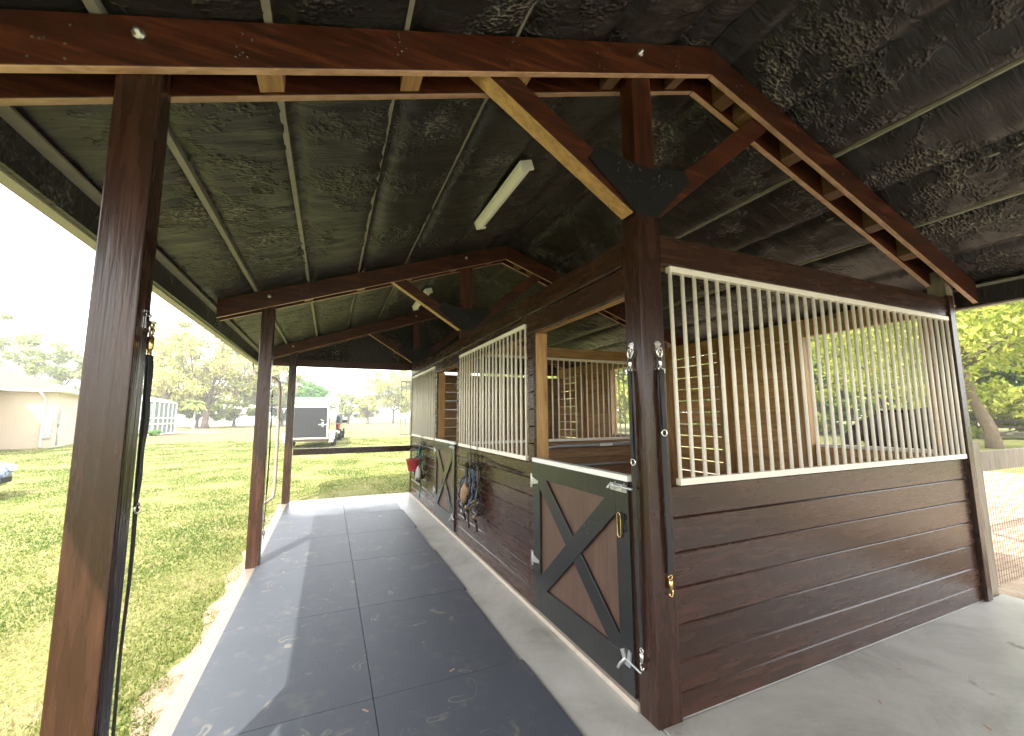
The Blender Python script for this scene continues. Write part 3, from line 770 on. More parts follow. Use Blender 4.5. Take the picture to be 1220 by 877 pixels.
halter((X - .01, 4.52, 1.0), 'blue nylon halter hanging behind the tan padded one', 'bluen', .36, .1)
halter((X - .03, 4.70, 1.0), 'thick black halter with long lead between the leftmost and the tan padded halter', 'nylon', .5, .16, lead=(.16, 'nylon'))
halter((X, 4.38, 1.0), 'long dark leather halter with hanging strap, rightmost on the nearer rack', 'leather', .5, .1, 'brass', None, (.22, 'leather'))
halter((X, 7.78, 1.0), 'dark halter with grey fleece noseband behind the red bucket', 'nylon', .45, .16, 'chrome', (-.36, -.42, .1, .15), (.15, 'nylon'), 'fleece')
halter((X, 7.36, 1.0), 'dark leather halter to the right of the red bucket', 'leather', .5, .12, 'brass', None, (.2, 'leather'))
# red bucket and green rope
t_ = thing('red_bucket', 'small red plastic bucket hanging on the far tack rack', 'bucket', (WX - .15, 7.62, .60))
MB().lathe([(.001, .0), (.095, 0), (.1, .01), (.135, .19), (.148, .195), (.148, .21), (.13, .212), (.092, .015), (.001, .012)], 24, (WX - .15, 7.62, .60)).build('bucket_body', 'redp', t_)
MB().tube([(WX - .15 + .14 * math.cos(a) , 7.62, .80 + .19 * math.sin(a)) for a in np.linspace(0, math.pi, 13)], .004, 6).build('bail_handle', 'chrome', t_)
o = MB().tube([(WX - .05, 7.78, 1.02), (WX - .09, 7.74, .95), (WX - .06, 7.82, .86), (WX - .08, 7.7, .9), (WX - .06, 7.78, .98), (WX - .05, 7.72, .8), (WX - .07, 7.73, .6), (WX - .05, 7.75, .4), (WX - .06, 7.74, .14)], .013, 8).build('green_rope', 'greenr')
o.location.y = -.22
halter((X - .02, 7.5, 1.0), 'thick black halter bunched just right of the red bucket', 'nylon', .5, .17, lead=(.12, 'nylon'))
tag(o, 'bright green lead rope dangling beside the red bucket', 'rope')

# ------------------------------------------------------------------ grass blades
def tri_mesh(name, V, mat, var, quad=False):
    k = 4 if quad else 3; n = len(V) // k
    me = bpy.data.meshes.new(name); me.vertices.add(len(V)); me.vertices.foreach_set('co', V.astype(np.float32).ravel())
    me.loops.add(len(V)); me.loops.foreach_set('vertex_index', np.arange(len(V), dtype=np.int32))
    me.polygons.add(n); me.polygons.foreach_set('loop_start', np.arange(0, len(V), k, dtype=np.int32)); me.polygons.foreach_set('loop_total', np.full(n, k, dtype=np.int32))
    me.materials.append(M[mat]); at = me.attributes.new('var', 'FLOAT', 'FACE'); at.data.foreach_set('value', np.asarray(var, dtype=np.float32))
    me.update(calc_edges=True)
    return me
def grass(nb):
    # density falls with distance from the barn corner the photo looks from
    d = 1.6 + 34 * rng.random(nb) ** 1.7; a = rng.uniform(R(64), R(150), nb)
    x = d * np.cos(a); y = d * np.sin(a)
    edge = -.80 + .06 * np.sin(y * 5.1) + .05 * np.sin(y * 13.7)
    ok = ((x < edge) | (y > 9.08)) & (y > .2)
    x, y, d = x[ok], y[ok], d[ok]; n = len(x)
    pn = np.array([noise.noise(Vector((p * .9, q * .7, 1))) + .5 * noise.noise(Vector((p * 3.1, q * 2.3, 7))) for p, q in zip(x, y)])
    keep = rng.random(n) < np.clip(.95 - 1.6 * np.clip(pn - .15, 0, 1), .12, 1); x, y, d, pn = x[keep], y[keep], d[keep], pn[keep]; n = len(x)
    h = rng.uniform(.012, .036, n) * np.clip(1.05 - .4 * pn, .6, 1.3); w = rng.uniform(.002, .0035, n) * (1 + .28 * d)
    yaw = rng.uniform(0, 2 * np.pi, n); lean = rng.uniform(0, 1.4, n) * h; la = rng.uniform(0, 2 * np.pi, n)
    V = np.zeros((n, 3, 3)); z0 = -.046
    V[:, 0] = np.c_[x - w * np.cos(yaw), y - w * np.sin(yaw), np.full(n, z0)]; V[:, 1] = np.c_[x + w * np.cos(yaw), y + w * np.sin(yaw), np.full(n, z0)]
    V[:, 2] = np.c_[x + lean * np.cos(la), y + lean * np.sin(la), z0 + h]
    var = np.clip(rng.normal(.45, .2, n) + pn * 1.0, 0, 1)
    me = tri_mesh('grass_blades', V.reshape(-1, 3), 'blade', var)
    o = bpy.data.objects.new('grass', me); COL.objects.link(o); tag(o, 'short yellow green lawn grass beside the barn', 'grass', kind='stuff')
grass(420000)
# fallen leaves / straw bits on the aisle
t = MB()
for i in range(36):
    x = random.uniform(-.6, 5) ; y = random.uniform(1.2, 8.5) if x < 1.4 else random.uniform(-.5, 1.6); a = random.uniform(0, 3.14); l = random.uniform(.006, .02)
    c, s = math.cos(a) * l, math.sin(a) * l; z = .0148 if -.6 < x < 1.18 else -.003
    if 1.2 < x < 1.7: continue
    t.add([(x - c - s * .3, y - s + c * .3, z), (x - c + s * .3, y - s - c * .3, z), (x + c + s * .3, y + s - c * .3, z + .002), (x + c - s * .3, y + s + c * .3, z + .002)], [(0, 1, 2, 3)])
tag(t.build('straw_bits', 'edge_x'), 'scattered straw and leaf crumbs on the aisle floor', 'debris', kind='stuff')

# ------------------------------------------------------------------ trees
def leaves(C, size, n_each, spread, flatz=.7, hang=False):
    n = len(C) * n_each; c = np.repeat(C, n_each, 0); s = np.repeat(spread, n_each)[:, None]
    g = rng.normal(0, 1, (n, 3)); g /= np.linalg.norm(g, axis=1)[:, None]; g *= (rng.random((n, 1)) ** .45)
    P = c + g * s * np.array([1, 1, flatz])
    if hang:
        V = np.zeros((n, 4, 3)); ln = size * rng.uniform(2, 6, n); a = rng.uniform(0, 6.28, n); w = size * .22
        e = np.c_[np.cos(a), np.sin(a), np.zeros(n)] * w
        top = P; bot = P - np.c_[np.zeros(n), np.zeros(n), ln]
        V[:, 0] = top - e; V[:, 1] = top + e; V[:, 2] = bot + e * .4; V[:, 3] = bot - e * .4
        return V.reshape(-1, 3), rng.random(n)
    a = rng.normal(0, 1, (n, 3)); a /= np.linalg.norm(a, axis=1)[:, None]; b = np.cross(a, rng.normal(0, 1, (n, 3))); b /= np.linalg.norm(b, axis=1)[:, None]
    sz = size * rng.uniform(.6, 1.3, (n, 1)); a = a * sz; b = b * sz * .55
    V = np.stack([P - a, P - b * .9, P + a, P + b * .9], 1)
    cv = np.repeat(rng.random(len(C)), n_each)
    return V.reshape(-1, 3), np.clip(.55 * cv + .45 * rng.random(n), 0, 1)
def tree(name, label, base, h, cr, z0, nc, per, size, leaf, tr=.3, lean=(0, 0), group=None, moss=0, bark='bark', seed=0, open_=.3, squash=1.0, fork=.3):
    global rng
    rng = np.random.default_rng(seed + 100); rnd = random.Random(seed)
    bx, by = base[:2]; bz = -.05
    t_ = thing(name, label, 'tree', (bx, by, bz), group)
    cz = (z0 + h) / 2; rh = (h - z0) / 2; cx, cy = bx + lean[0], by + lean[1]
    C = []
    while len(C) < nc:
        p = rng.uniform(-1, 1, 3); l = np.linalg.norm(p)
        if l > 1 or l < open_: continue
        wob = 1 + .35 * noise.noise(Vector((p[0] * 2.2 + seed, p[1] * 2.2, p[2] * 2.2)))
        C.append((cx + p[0] * cr * wob, cy + p[1] * cr * wob * squash, cz + p[2] * rh * wob))
    C = np.array(C); sp = cr * rng.uniform(.13, .3, nc)
    V, va = leaves(C, size, per, sp)
    # limbs
    t = MB(); fk = Vector((bx + lean[0] * fork, by + lean[1] * fork, bz + z0 * .7 + fork * h * .3))
    nl = 5
    t.tube([(bx, by, bz - .1), (bx + lean[0] * .04, by + lean[1] * .04, bz + .25 * fk.z), tuple(Vector((bx, by, bz)).lerp(fk, .6) + Vector((.04 * h * .1, .1, 0))), tuple(fk)], [tr * 1.5, tr * 1.05, tr * .9, tr * .75], 10)
    idx = [rnd.randrange(nc) for _ in range(min(nc, 14))]
    for q, i in enumerate(idx):
        e = Vector(C[i]); m_ = fk.lerp(e, .5) + Vector((rnd.uniform(-.1, .1), rnd.uniform(-.1, .1), rnd.uniform(0, .1))) * cr
        r0 = tr * rnd.uniform(.3, .6)
        t.tube([tuple(fk - Vector((0, 0, tr * .5))), tuple(fk.lerp(m_, .5)), tuple(m_), tuple(m_.lerp(e, .6)), tuple(e)], [r0, r0 * .75, r0 * .5, r0 * .3, r0 * .1], 6)
        for k in range(2):
            e2 = Vector(C[rnd.randrange(nc)])
            if (e2 - m_).length < cr * .9: t.tube([tuple(m_), tuple(m_.lerp(e2, .5) + Vector((0, 0, .04 * cr))), tuple(e2)], [r0 * .4, r0 * .25, r0 * .08], 5)
    t.build('trunk', bark, t_)
    me = tri_mesh('crown', V - np.array([bx, by, bz]), leaf, va, True); o = bpy.data.objects.new('crown', me); COL.objects.link(o); o.parent = t_
    if moss:
        low = C[C[:, 2] < cz + rh * .3]; low = low[rng.permutation(len(low))[:moss]]
        V, va = leaves(low, size, 26, np.full(len(low), cr * .12), hang=True)
        me = tri_mesh('hanging_moss', V - np.array([bx, by, bz]), 'moss', va, True); o = bpy.data.objects.new('hanging_moss', me); COL.objects.link(o); o.parent = t_; o['kind'] = 'stuff'
    return t_
# left and far trees
tree('oak_tree', 'large spreading yellow green oak with forked trunk and hanging moss on the far lawn', (-18.6, 82.5), 18, 9.8, 4.5, 75, 130, .34, 'leaf_yellow', .5, (-.4, 0), None, 24, seed=1, fork=.08)
tree('oak_tree', 'pale oak with drooping moss standing right of the large forked oak', (-11.5, 86), 15, 6, 3.0, 45, 110, .33, 'leaf_pale', .45, (.5, 0), None, 22, seed=2)
tree('oak_tree', 'yellow green tree crown behind the screened porch', (-27.5, 88), 13.5, 6.5, 3, 45, 110, .36, 'leaf_yellow', .5, (0, 0), None, 5, seed=3)
for i, (x, y, h, c, lf, lab, nc) in enumerate([
    (-44, 84, 15.5, 5.2, 'leaf_pale', 'pale sparse tree rising behind the left house roof, nearer the frame edge', 34),
    (-37.5, 82, 14.2, 4.6, 'leaf_pale', 'pale sparse tree rising behind the left house roof, nearer the first post', 30),
    (-22, 92, 6.0, 3.6, 'leaf_mix', 'low fresh green bushy tree between the screened porch and the oak', 30),
    (-17, 96, 6.8, 4.2, 'leaf_mix', 'low fresh green bushy tree seen behind the forked oak trunk', 30),
    (-9, 98, 7.8, 4, 'leaf_green', 'dark green tree just left of the far post', 30),
    (-4.6, 96, 9.6, 4.3, 'leaf_bright', 'round bright green tree behind the black trailer', 48),
    (4.2, 112, 8.4, 4.6, 'leaf_pale', 'thin grey green tree right of the trailer', 34),
    (8.6, 108, 7.0, 3.2, 'leaf_yellow', 'small yellow green tree behind the white barn', 34),
    (15.2, 112, 14.2, 6.6, 'leaf_yellow', 'broad yellow tree behind the rail fence at the aisle end', 75),
    (22.5, 116, 13, 6.5, 'leaf_yellow', 'yellow tree hidden partly by the far end of the stalls', 55)]):
    tree('tree', lab, (x, y), h, c, h * .2, nc, 110, .34, lf, .28, (random.uniform(-.5, .5), 0), 'trees beyond the lawn', seed=20 + i)
# right hand trees
tree('leaning_tree', 'big spring green tree with grey leaning trunk right of the barn', (28.3, 8.9), 14, 8.5, 2.3, 170, 330, .125, 'leaf_mix', .21, (-1.6, .8), None, 0, bark='bark', seed=5, fork=.55)
for i, (x, y, h, c, lf, lab) in enumerate([
    (22, 42, 13, 6, 'leaf_mix', 'yellow green tree seen through the second stall window'),
    (33, 37, 13, 6.5, 'leaf_mix', 'yellow green tree by the wood edge, left in the stall window'),
    (38, 30.5, 14, 6.5, 'leaf_mix', 'yellow green tree second from left in the stall window'),
    (41, 24, 13, 6, 'leaf_green', 'greener tree at the middle of the stall window'),
    (42, 17.5, 14, 6.5, 'leaf_mix', 'yellow green tree right of middle in the stall window'),
    (47, 12, 15, 7, 'leaf_green', 'deep green tree behind the leaning tree'),
    (46, 4, 15, 7.5, 'leaf_mix', 'yellow green tree right of the leaning tree'),
    (50, 33, 17, 8, 'leaf_green', 'tall green tree behind the wood edge row'),
    (30, 44, 14, 7, 'leaf_mix', 'yellow tree between the second window tree and the field corner'),
    (52, 20, 17, 8, 'leaf_mix', 'tall yellow green tree rising behind the middle of the wood edge'),
    (54, 3, 17, 8, 'leaf_mix', 'tall yellow green tree far behind the leaning tree')]):
    tree('tree', lab, (x, y), h, c, .6, 90, 130, .28, lf, .3, (random.uniform(-.5, .5), random.uniform(-.4, .4)), 'trees along the right field', seed=50 + i)
for i, (x, y) in enumerate([(20, 36), (24.5, 35), (29, 33.5), (32.5, 30), (35, 26), (36.5, 21.5), (37.5, 17), (39, 12.5), (39.5, 8), (39, 3)]):
    tree('bush', ['dense green bush at the wood edge farthest left behind the field', 'green bush at the wood edge, second from the left', 'green bush at the wood edge, third from the left', 'green bush at the wood edge, fourth from the left', 'green bush at the wood edge, fifth from the left', 'green bush at the wood edge, sixth from the left', 'green bush at the wood edge left of the leaning trunk', 'green bush at the wood edge behind the leaning trunk', 'green bush at the wood edge right of the leaning trunk', 'green bush at the wood edge farthest right'][i], (x, y), 4.2, 2.9, -.3, 34, 110, .22, 'leaf_mix' if i % 3 else 'leaf_green', .1, (0, 0), 'bushes along the wood edge', seed=80 + i)
# palm like ornamental
t_ = thing('palm_tree', 'small bright green palm with thin pale trunk in front of the forked oak', 'tree', (-14.3, 58.6, -.05))
MB().tube([(-14.3, 58.6, -.1), (-14.3, 58.6, 1.6), (-14.25, 58.6, 3.3)], [.13, .1, .08], 8).build('trunk', 'barkp', t_)
t = MB()
for k in range(22):
    a = k * 2.4; el = random.uniform(.1, 1.1); L_ = random.uniform(1.0, 1.6); c = Vector((-14.25, 58.6, 3.3)); prev = None
    for s in range(8):
        u = s / 7; p = c + Vector((math.cos(a) * L_ * u, math.sin(a) * L_ * u, L_ * (el * u - .95 * u * u)))
        w = .3 * math.sin(math.pi * (u * .85 + .12)); sdv = Vector((-math.sin(a), math.cos(a), -.25)) * w; sdw = Vector((math.sin(a), -math.cos(a), -.25)) * w
        if prev: t.add([prev[0], prev[1], p + sdv, p], [(0, 1, 2, 3)]); t.add([prev[0], prev[2], p + sdw, p], [(0, 1, 2, 3)])
        prev = (p, p + sdv, p + sdw)
t.build('crown', 'leaf_yg', t_)
structure('mulch_bed', blob([(-21, 80.5), (-15.5, 79.5), (-13.5, 82), (-16, 85), (-21, 84.5)], -.03, 6, .3), 'mulch')
structure('concrete_pad', MB().box(-15.6, -12.3, 57.2, 59.6, -.1, .06), 'pad')
structure('garden_bed', blob([(-17.6, 47.4), (-13.4, 48.2), (-12.2, 52), (-14.5, 54), (-15, 50), (-17.5, 48.8)], -.03, 6, .3), 'mulch')
for i, (x, y, s, lf, lab) in enumerate([(-15.9, 48.2, .55, 'leaf_green', 'low green shrub at the corner of the screened porch'), (-14.9, 48.9, .45, 'leaf_bright', 'low yellow green shrub beside the screened porch bed')]):
    t_ = thing('shrub', lab, 'shrub', (x, y, -.04), 'shrubs by the screened porch'); rng = np.random.default_rng(900 + i)
    C = np.c_[x + rng.uniform(-s, s, 14), y + rng.uniform(-s * .5, s * .5, 14), rng.uniform(.1, s, 14)]
    V, va = leaves(C, .1, 60, np.full(14, s * .4)); me = tri_mesh('foliage', V - np.array([x, y, -.04]), lf, va, True); o = bpy.data.objects.new('foliage', me); COL.objects.link(o); o.parent = t_
    MB().tube([(x, y, -.06), (x + .05, y, s * .6)], [.03, .015], 6).build('stem', 'bark', t_)

# ------------------------------------------------------------------ left house
hx, hy = -14.25, 32.0; ha = math.atan2(.228, .974)
t_ = thing('stucco_house', 'cream stucco house with pale shingle hip roof at the left edge', 'house', (hx, hy, -.05), rot=ha, world=False)
# local frame: x along the facade (negative = left), y depth
W_ = MB().box(-16, 0, 0, 12, 0, 3.15).box(-14, -2.0, -7, -.002, 0, 3.15); 
W_ = MB().box(-16, 0, 0, 12, 0, 3.15); W_.box(-15.5, -2.35, -7, -.002, 0, 3.15); W_.build('wall', 'stucco', t_)
t = MB()
t.box(-16.5, .5, -.5, 12.5, 3.15, 3.3, 0)
t.add([(-16.5, -.5, 3.302), (.5, -.5, 3.302), (.5, 12.5, 3.302), (-16.5, 12.5, 3.302), (-10.5, 6, 5.5), (-5.5, 6, 5.5)], [(0, 1, 5, 4), (1, 2, 5), (2, 3, 4, 5), (3, 0, 4)], 1)
rf = t.build('roof', ['white', 'shingle'], t_)
t = MB(); t.box(-16, -1.75, -7.4, -.502, 3.152, 3.298, 0); t.add([(-16, -7.4, 3.30), (-1.75, -7.4, 3.30), (-1.75, 2, 3.30), (-16, 2, 3.30), (-8.9, -3.5, 5.6), (-8.9, 4, 5.6)], [(0, 1, 4), (1, 2, 5, 4), (2, 3, 5), (3, 0, 4, 5)], 1)
t.build('wing_roof', ['white', 'shingle'], t_)
t = MB().tube([(-.55, -.55, 3.12), (-.5, -.35, 2.95), (-.45, -.07, 2.75), (-.45, -.07, .15), (-.4, -.2, .08)], .05, 8); t.build('downspout', 'white', t_)
t = MB().box(.003, .14, .55, .85, 1.3, 1.95); t.build('meter_box', 'meter', t_)
t = MB().tube([(.05, .7, .1), (.05, .7, 1.3)], .035, 8).tube([(.05, .7, 1.95), (.05, .7, 2.3)], .02, 8); t.build('conduit', 'meter', t_)
t = MB().box(-.4, -.08, -.1, -.002, .55, 1.75); t.build('utility_box', 'meter', t_)

# screened porch
t_ = thing('screened_porch', 'white framed screened porch with dark screens left of the far oak', 'porch', (-17.5, 49, -.05))
X0, X1, Ya, Yb, ZT = -20.2, -15.15, 49.3, 55.5, 3.2
t = MB()
for x in np.linspace(X0, X1, 6):
    t.box(x - .05, x + .05, Ya - .05, Ya + .05, 0, ZT); t.box(x - .05, x + .05, Yb - .05, Yb + .05, 0, ZT)
for y in np.linspace(Ya, Yb, 6)[1:-1]:
    t.box(X1 - .05, X1 + .05, y - .05, y + .05, 0, ZT)
for z in (.08, 1.05, 1.62, ZT):
    t.box(X0 + .06, X1 - .06, Ya - .04, Ya + .04, z - .05, z + .05); t.box(X1 - .04, X1 + .04, Ya + .06, Yb - .06, z - .05, z + .05)
t.build('frame', 'white', t_)
MB().box(X0, X1, Ya + .06, Ya + .07, .1, ZT).box(X1 - .07, X1 - .06, Ya + .08, Yb - .1, .1, ZT).build('screen', 'screen', t_)
MB().add([(X0 - .1, Ya - .1, ZT + .06), (X1 + .1, Ya - .1, ZT + .06), (X1 + .1, Yb, ZT + .06), (X0 - .1, Yb, ZT + .06), (X0 + .8, Ya + 2.4, 4.1), (X1 - 2.6, Ya + 2.4, 4.1)], [(0, 1, 5, 4), (1, 2, 5), (2, 3, 4, 5), (3, 0, 4), (0, 3, 2, 1)]).build('roof', 'meter', t_)
# pale far house
t_ = thing('far_house', 'pale far house with low domed looking roof behind the forked oak', 'house', (-17, 114, 0))
MB().box(-26.5, -7, 110, 120, -.05, 2.6).build('wall', 'white', t_)
MB().add([(-27.1, 109.4, 2.6), (-6.4, 109.4, 2.6), (-6.4, 120.6, 2.6), (-27.1, 120.6, 2.6), (-20.2, 115, 5.6), (-15.2, 115, 5.6)], [(0, 1, 5, 4), (1, 2, 5), (2, 3, 4, 5), (3, 0, 4), (0, 3, 2, 1)]).build('roof', 'shingle2', t_)
# white panel fence left, dark rail fence in front
def fence(name, label, p, q, h, step, mats, style, group=None):
    p, q = Vector((*p, -.05)), Vector((*q, -.05)); L_ = (q - p).length; n = int(L_ / step); d = (q - p) / n
    t_ = thing(name, label, 'fence', tuple(p), group)
    up = Vector((0, 0, 1)); pm = None
    for i in range(n + 1):
        c = p + d * i
        w = .06 if style == 'wire' else .13
        if pm is None:
            pm = MB().box(c.x - w / 2, c.x + w / 2, c.y - w / 2, c.y + w / 2, c.z, c.z + h + .05).build('post', mats, t_)
        elif i <= 70:
            copy_obj(pm, t_, tuple(d * i))
    t = MB()
    if style == 'panel':
        t.bar(p + up * h * .52, q + up * h * .52, .05, h * .94, up)
    elif style == 'rail':
        for z in (.3, .62, .95): t.bar(p + up * h * z, q + up * h * z, .05, .14, up)
    else:
        t.bar(p + up * h, q + up * h, .05, .05, up)
        for z in np.arange(.12, h - .05, .15): t.bar(p + up * float(z), q + up * float(z), .008, .008, up)
    t.build('panel' if style == 'panel' else 'rail', mats, t_)
fence('white_fence', 'long solid white fence closing the lawn behind the oak', (-42, 101), (-1.5, 104), 2.05, 2.4, 'white', 'panel')
fence('wire_fence', 'dark metal wire fence in front of the white fence', (-30, 82.5), (-4, 84), 1.35, 5.2, 'blackm', 'wire')
fence('rail_fence', 'white three rail fence beyond the aisle end', (12, 118), (34, 116), 1.6, 2.4, 'white', 'rail')
t_ = thing('white_barn', 'long low white building far beyond the truck', 'building', (7, 118, 0))
MB().box(2.2, 12.0, 118, 126, -.05, 2.55).build('wall', 'white', t_); MB().prism([(117.6, 2.552), (126.4, 2.552), (122, 3.1)], 'x', 1.9, 12.3).build('roof', 'white', t_)

# ------------------------------------------------------------------ trailer, truck, carport
ya = -.085
def wheel(parent, x, y, r, w, side):
    wh = MB().lathe([(r * .62, -w / 2), (r * .93, -w / 2), (r, -w * .35), (r, w * .35), (r * .93, w / 2), (r * .62, w / 2), (r * .62, -w / 2)], 22, (x, y, r), 0, 'x').build('wheel', 'tyre', parent)
    MB().lathe([(.001, side * w * .35), (r * .2, side * w * .42), (r * .3, side * w * .3), (r * .58, side * w * .42), (r * .61, side * w * .3)], 18, (x, y, r), 0, 'x').build('rim', 'chrome', wh)
t_ = thing('cargo_trailer', 'black enclosed cargo trailer with white edged rear ramp door', 'trailer', (-1.02, 24.45, -.04), rot=ya, world=False)
MB().box(-1.0, 1.0, .03, 5.0, .48, 2.22, 0).prism([(5.0, .48), (5.5, .7), (5.5, 1.95), (5.0, 2.22)], 'x', -.95, .95, 0).build('body', 'trailer_side', t_, .03)
MB().box(-1.03, 1.03, -.02, 5.02, 2.225, 2.30).build('roof_cap', 'white', t_, .02)
MB().box(-.92, .90, -.012, .028, .56, 2.14).build('ramp_door', 'trailer', t_, .004)
MB().box(-1.0, -.93, -.018, .029, .5, 2.2).box(.91, .97, -.018, .029, .5, 2.2).box(-.93, .91, -.018, .029, 2.15, 2.2).box(-.93, .91, -.018, .029, .5, .55).build('door_trim', 'white', t_)
MB().box(.5, .95, -.035, -.02, 1.22, 1.25).box(.66, .74, -.04, -.02, 1.14, 1.36).tube([(.6, -.03, 1.5), (.75, -.03, 1.42)], .01, 6).build('latch', 'white', t_)
MB().box(-1.02, 1.02, -.06, .0, .36, .47).build('bumper', 'leather', t_, .01)
for s in (-1, 1): MB().box(s * 1.005 - .03, s * 1.005 + .03, -.03, .02, 1.02, 1.55).build('tail_light', 'redl', t_)
for s in (-1, 1): MB().prism([(1.2, .42), (1.5, .85), (3.2, .85), (3.5, .42), (3.3, .42), (3.1, .75), (1.6, .75), (1.4, .42)], 'x', min(s * 1.0, s * 1.22), max(s * 1.0, s * 1.22)).box(min(s * 1.0, s * 1.22), max(s * 1.0, s * 1.22), .12, .6, .3, .8).build('fender', 'galv', t_)
for s in (-1, 1):
    for y in (1.85, 2.75): wheel(t_, s * 1.1, y, .33, .2, s)
MB().bar((0, 5.4, .5), (0, 7.0, .5), .1, .1).build('tongue', 'blackm', t_)
t_ = thing('pickup_truck', 'dark pickup truck parked ahead of the cargo trailer', 'truck', (-.32, 31.5, -.04), rot=ya, world=False)
body = MB().prism([(0, .55), (5.8, .55), (5.85, .9), (5.75, 1.15), (4.5, 1.25), (3.9, 1.8), (2.3, 1.84), (2.05, 1.25), (0, 1.22)], 'x', -1.0, 1.0).build('body', 'truckp', t_, .06)
MB().prism([(4.38, 1.25), (3.85, 1.72), (2.45, 1.74), (2.25, 1.25)], 'x', -1.012, 1.012).build('side_window', 'glass', t_)
MB().box(-.85, .85, 2.0, 2.12, 1.3, 1.72).build('rear_window', 'glass', t_, .02)
for s in (-1, 1):
    MB().box(min(s * 1.0, s * 1.28), max(s * 1.0, s * 1.28), 3.9, 4.02, 1.2, 1.42).build('mirror', 'blackm', t_, .03)
    MB().box(s * .94 - .05, s * .94 + .05, -.02, .05, .85, 1.18).build('tail_light', 'redl', t_)
    for y in (1.1, 4.75): wheel(t_, s * .92, y, .4, .26, s)
MB().box(-1.0, 1.0, -.14, -.01, .5, .68).build('bumper', 'galv', t_, .02)
t_ = thing('white_carport', 'white roofed carport behind the cargo trailer', 'carport', (-1.1, 46, -.05))
MB().prism([(-3.3, 2.95), (.85, 2.95), (.85, 3.3), (.6, 3.5), (-3.0, 3.5), (-3.3, 3.3)], 'y', 44, 50).build('roof', 'white', t_, .05)
for x in (-3.1, .65):
    for y in (44.2, 49.8): MB().box(x - .06, x + .06, y - .06, y + .06, -.05, 2.95).build('post', 'white', t_)

# ------------------------------------------------------------------ car at the left edge
t_ = thing('parked_car', 'blue grey car nose at the left edge of the lawn', 'car', (-6.1, 11.9, -.04), world=False)
def car_body():
    prof = [(0, .32), (.02, .5), (.1, .62), (1.1, .86), (1.35, .92), (2.05, 1.36), (3.3, 1.38), (3.95, 1.0), (4.4, .96), (4.45, .4), (4.4, .25), (.1, .22)]
    secs = []
    t = MB(); W = .86; k = len(prof); vs = []
    lay = [(-1.0, .9, .06), (-.96, .97, .01), (-.8, 1.0, 0), (0, 1.03, -.03), (.8, 1.0, 0), (.96, .97, .01), (1.0, .9, .06)]
    for (w, s, inn) in lay:
        for (x, z) in prof:
            tuck = .16 * max(0, z - .9) / .45 if abs(w) > .5 else 0
            xx = 2.2 + (x - 2.2) * (s - .06 * (abs(w) ** 3))
            vs.append((-xx, w * W * (1 - tuck), .25 + (z - .25) * (1 if abs(w) < .97 else .985)))
    fs = [(i * k + j, i * k + (j + 1) % k, (i + 1) * k + (j + 1) % k, (i + 1) * k + j) for i in range(6) for j in range(k)] + [tuple(range(k))[::-1], tuple(range(6 * k, 7 * k))]
    t.add(vs, fs, 0, .5, True); return t
car_body().build('body', 'carp', t_, .015)
MB().prism([(-1.45, .93), (-2.1, 1.3), (-3.25, 1.32), (-3.8, 1.02)], 'y', -.80, .80).build('side_window', 'glass', t_)
for s in (-1, 1):
    MB().prism([(-.05, .5), (-.1, .63), (-.45, .7), (-.42, .55)], 'y', min(s * .62, s * .845), max(s * .62, s * .845)).build('headlight', 'lens', t_, .02)
    for x in (-.85, -3.55):
        r = .31; wh = MB().lathe([(r * .62, -.1), (r * .95, -.1), (r, -.07), (r, .07), (r * .95, .1), (r * .62, .1)], 22, (x, s * .80, r), 0, 'y').build('wheel', 'tyre', t_)
        MB().lathe([(.001, s * .08), (r * .3, s * .06), (r * .6, s * .09), (r * .61, 0)], 16, (x, s * .80, r), 0, 'y').build('rim', 'chrome', wh)
MB().box(-.03, .03, -.5, .5, .3, .42).build('grille_opening', 'blackm', t_, .01)

# ------------------------------------------------------------------ right yard fence
t_ = thing('yard_fence', 'wooden post and top board fence with wire mesh right of the barn', 'fence', (5.34, 1.86, -.05))
MB().box(5.29, 5.42, 1.80, 1.91, -.05, 1.30).build('post', 'post_grey', t_, .005)
for x in (7.7, 10.1, 12.5): MB().box(x, x + .1, 1.88, 1.98, -.05, 1.25).build('post', 'post_grey', t_, .005)
MB().box(5.422, 12.6, 1.84, 1.876, 1.02, 1.2).build('top_board', 'post_grey', t_, .003)
t = MB()
for x in np.arange(5.45, 12.6, .05): t.bar((x, 1.86, 0), (x, 1.86, 1.02), .002, .002, (0, 1, 0))
for z in np.arange(.02, 1.02, .05): t.bar((5.43, 1.864, z), (12.6, 1.864, z), .002, .002)
t.build('wire_mesh', 'rust', t_)
fence('paddock_fence', 'low dark board fence at the far side of the right field', (36, 40), (41, -6), 1.2, 2.6, 'post_grey', 'rail')

# ------------------------------------------------------------------ horse
def skin_mesh(name, verts, edges, radii, root, levels=2):
    me = bpy.data.meshes.new(name); me.from_pydata(verts, edges, []); me.update()
    o = bpy.data.objects.new(name, me); COL.objects.link(o)
    sk = o.modifiers.new('Skin', 'SKIN'); sk.use_smooth_shade = True
    o.modifiers.new('Sub', 'SUBSURF').levels = levels; o.modifiers['Sub'].render_levels = levels
    me.skin_vertices[0].data[root].use_root = True
    for i, r in enumerate(radii): me.skin_vertices[0].data[i].radius = r if isinstance(r, tuple) else (r, r)
    return o
Wp, Rp = Vector((9.5, 4.3, 0)), Vector((10.2, 3.98, 0))   # under the withers, under the rump
hd = (Wp - Rp).normalized(); hl = Vector((-hd.y, hd.x, 0))
t_ = thing('black_horse', 'black horse standing outside the stall window with its head lowered', 'horse', (*((Wp + Rp) / 2).xy, -.04), world=False)
O = (Wp + Rp) / 2
def H(f, s, z): v = (hd * f + hl * s) * 1.12; return (v.x, v.y, z * 1.12)
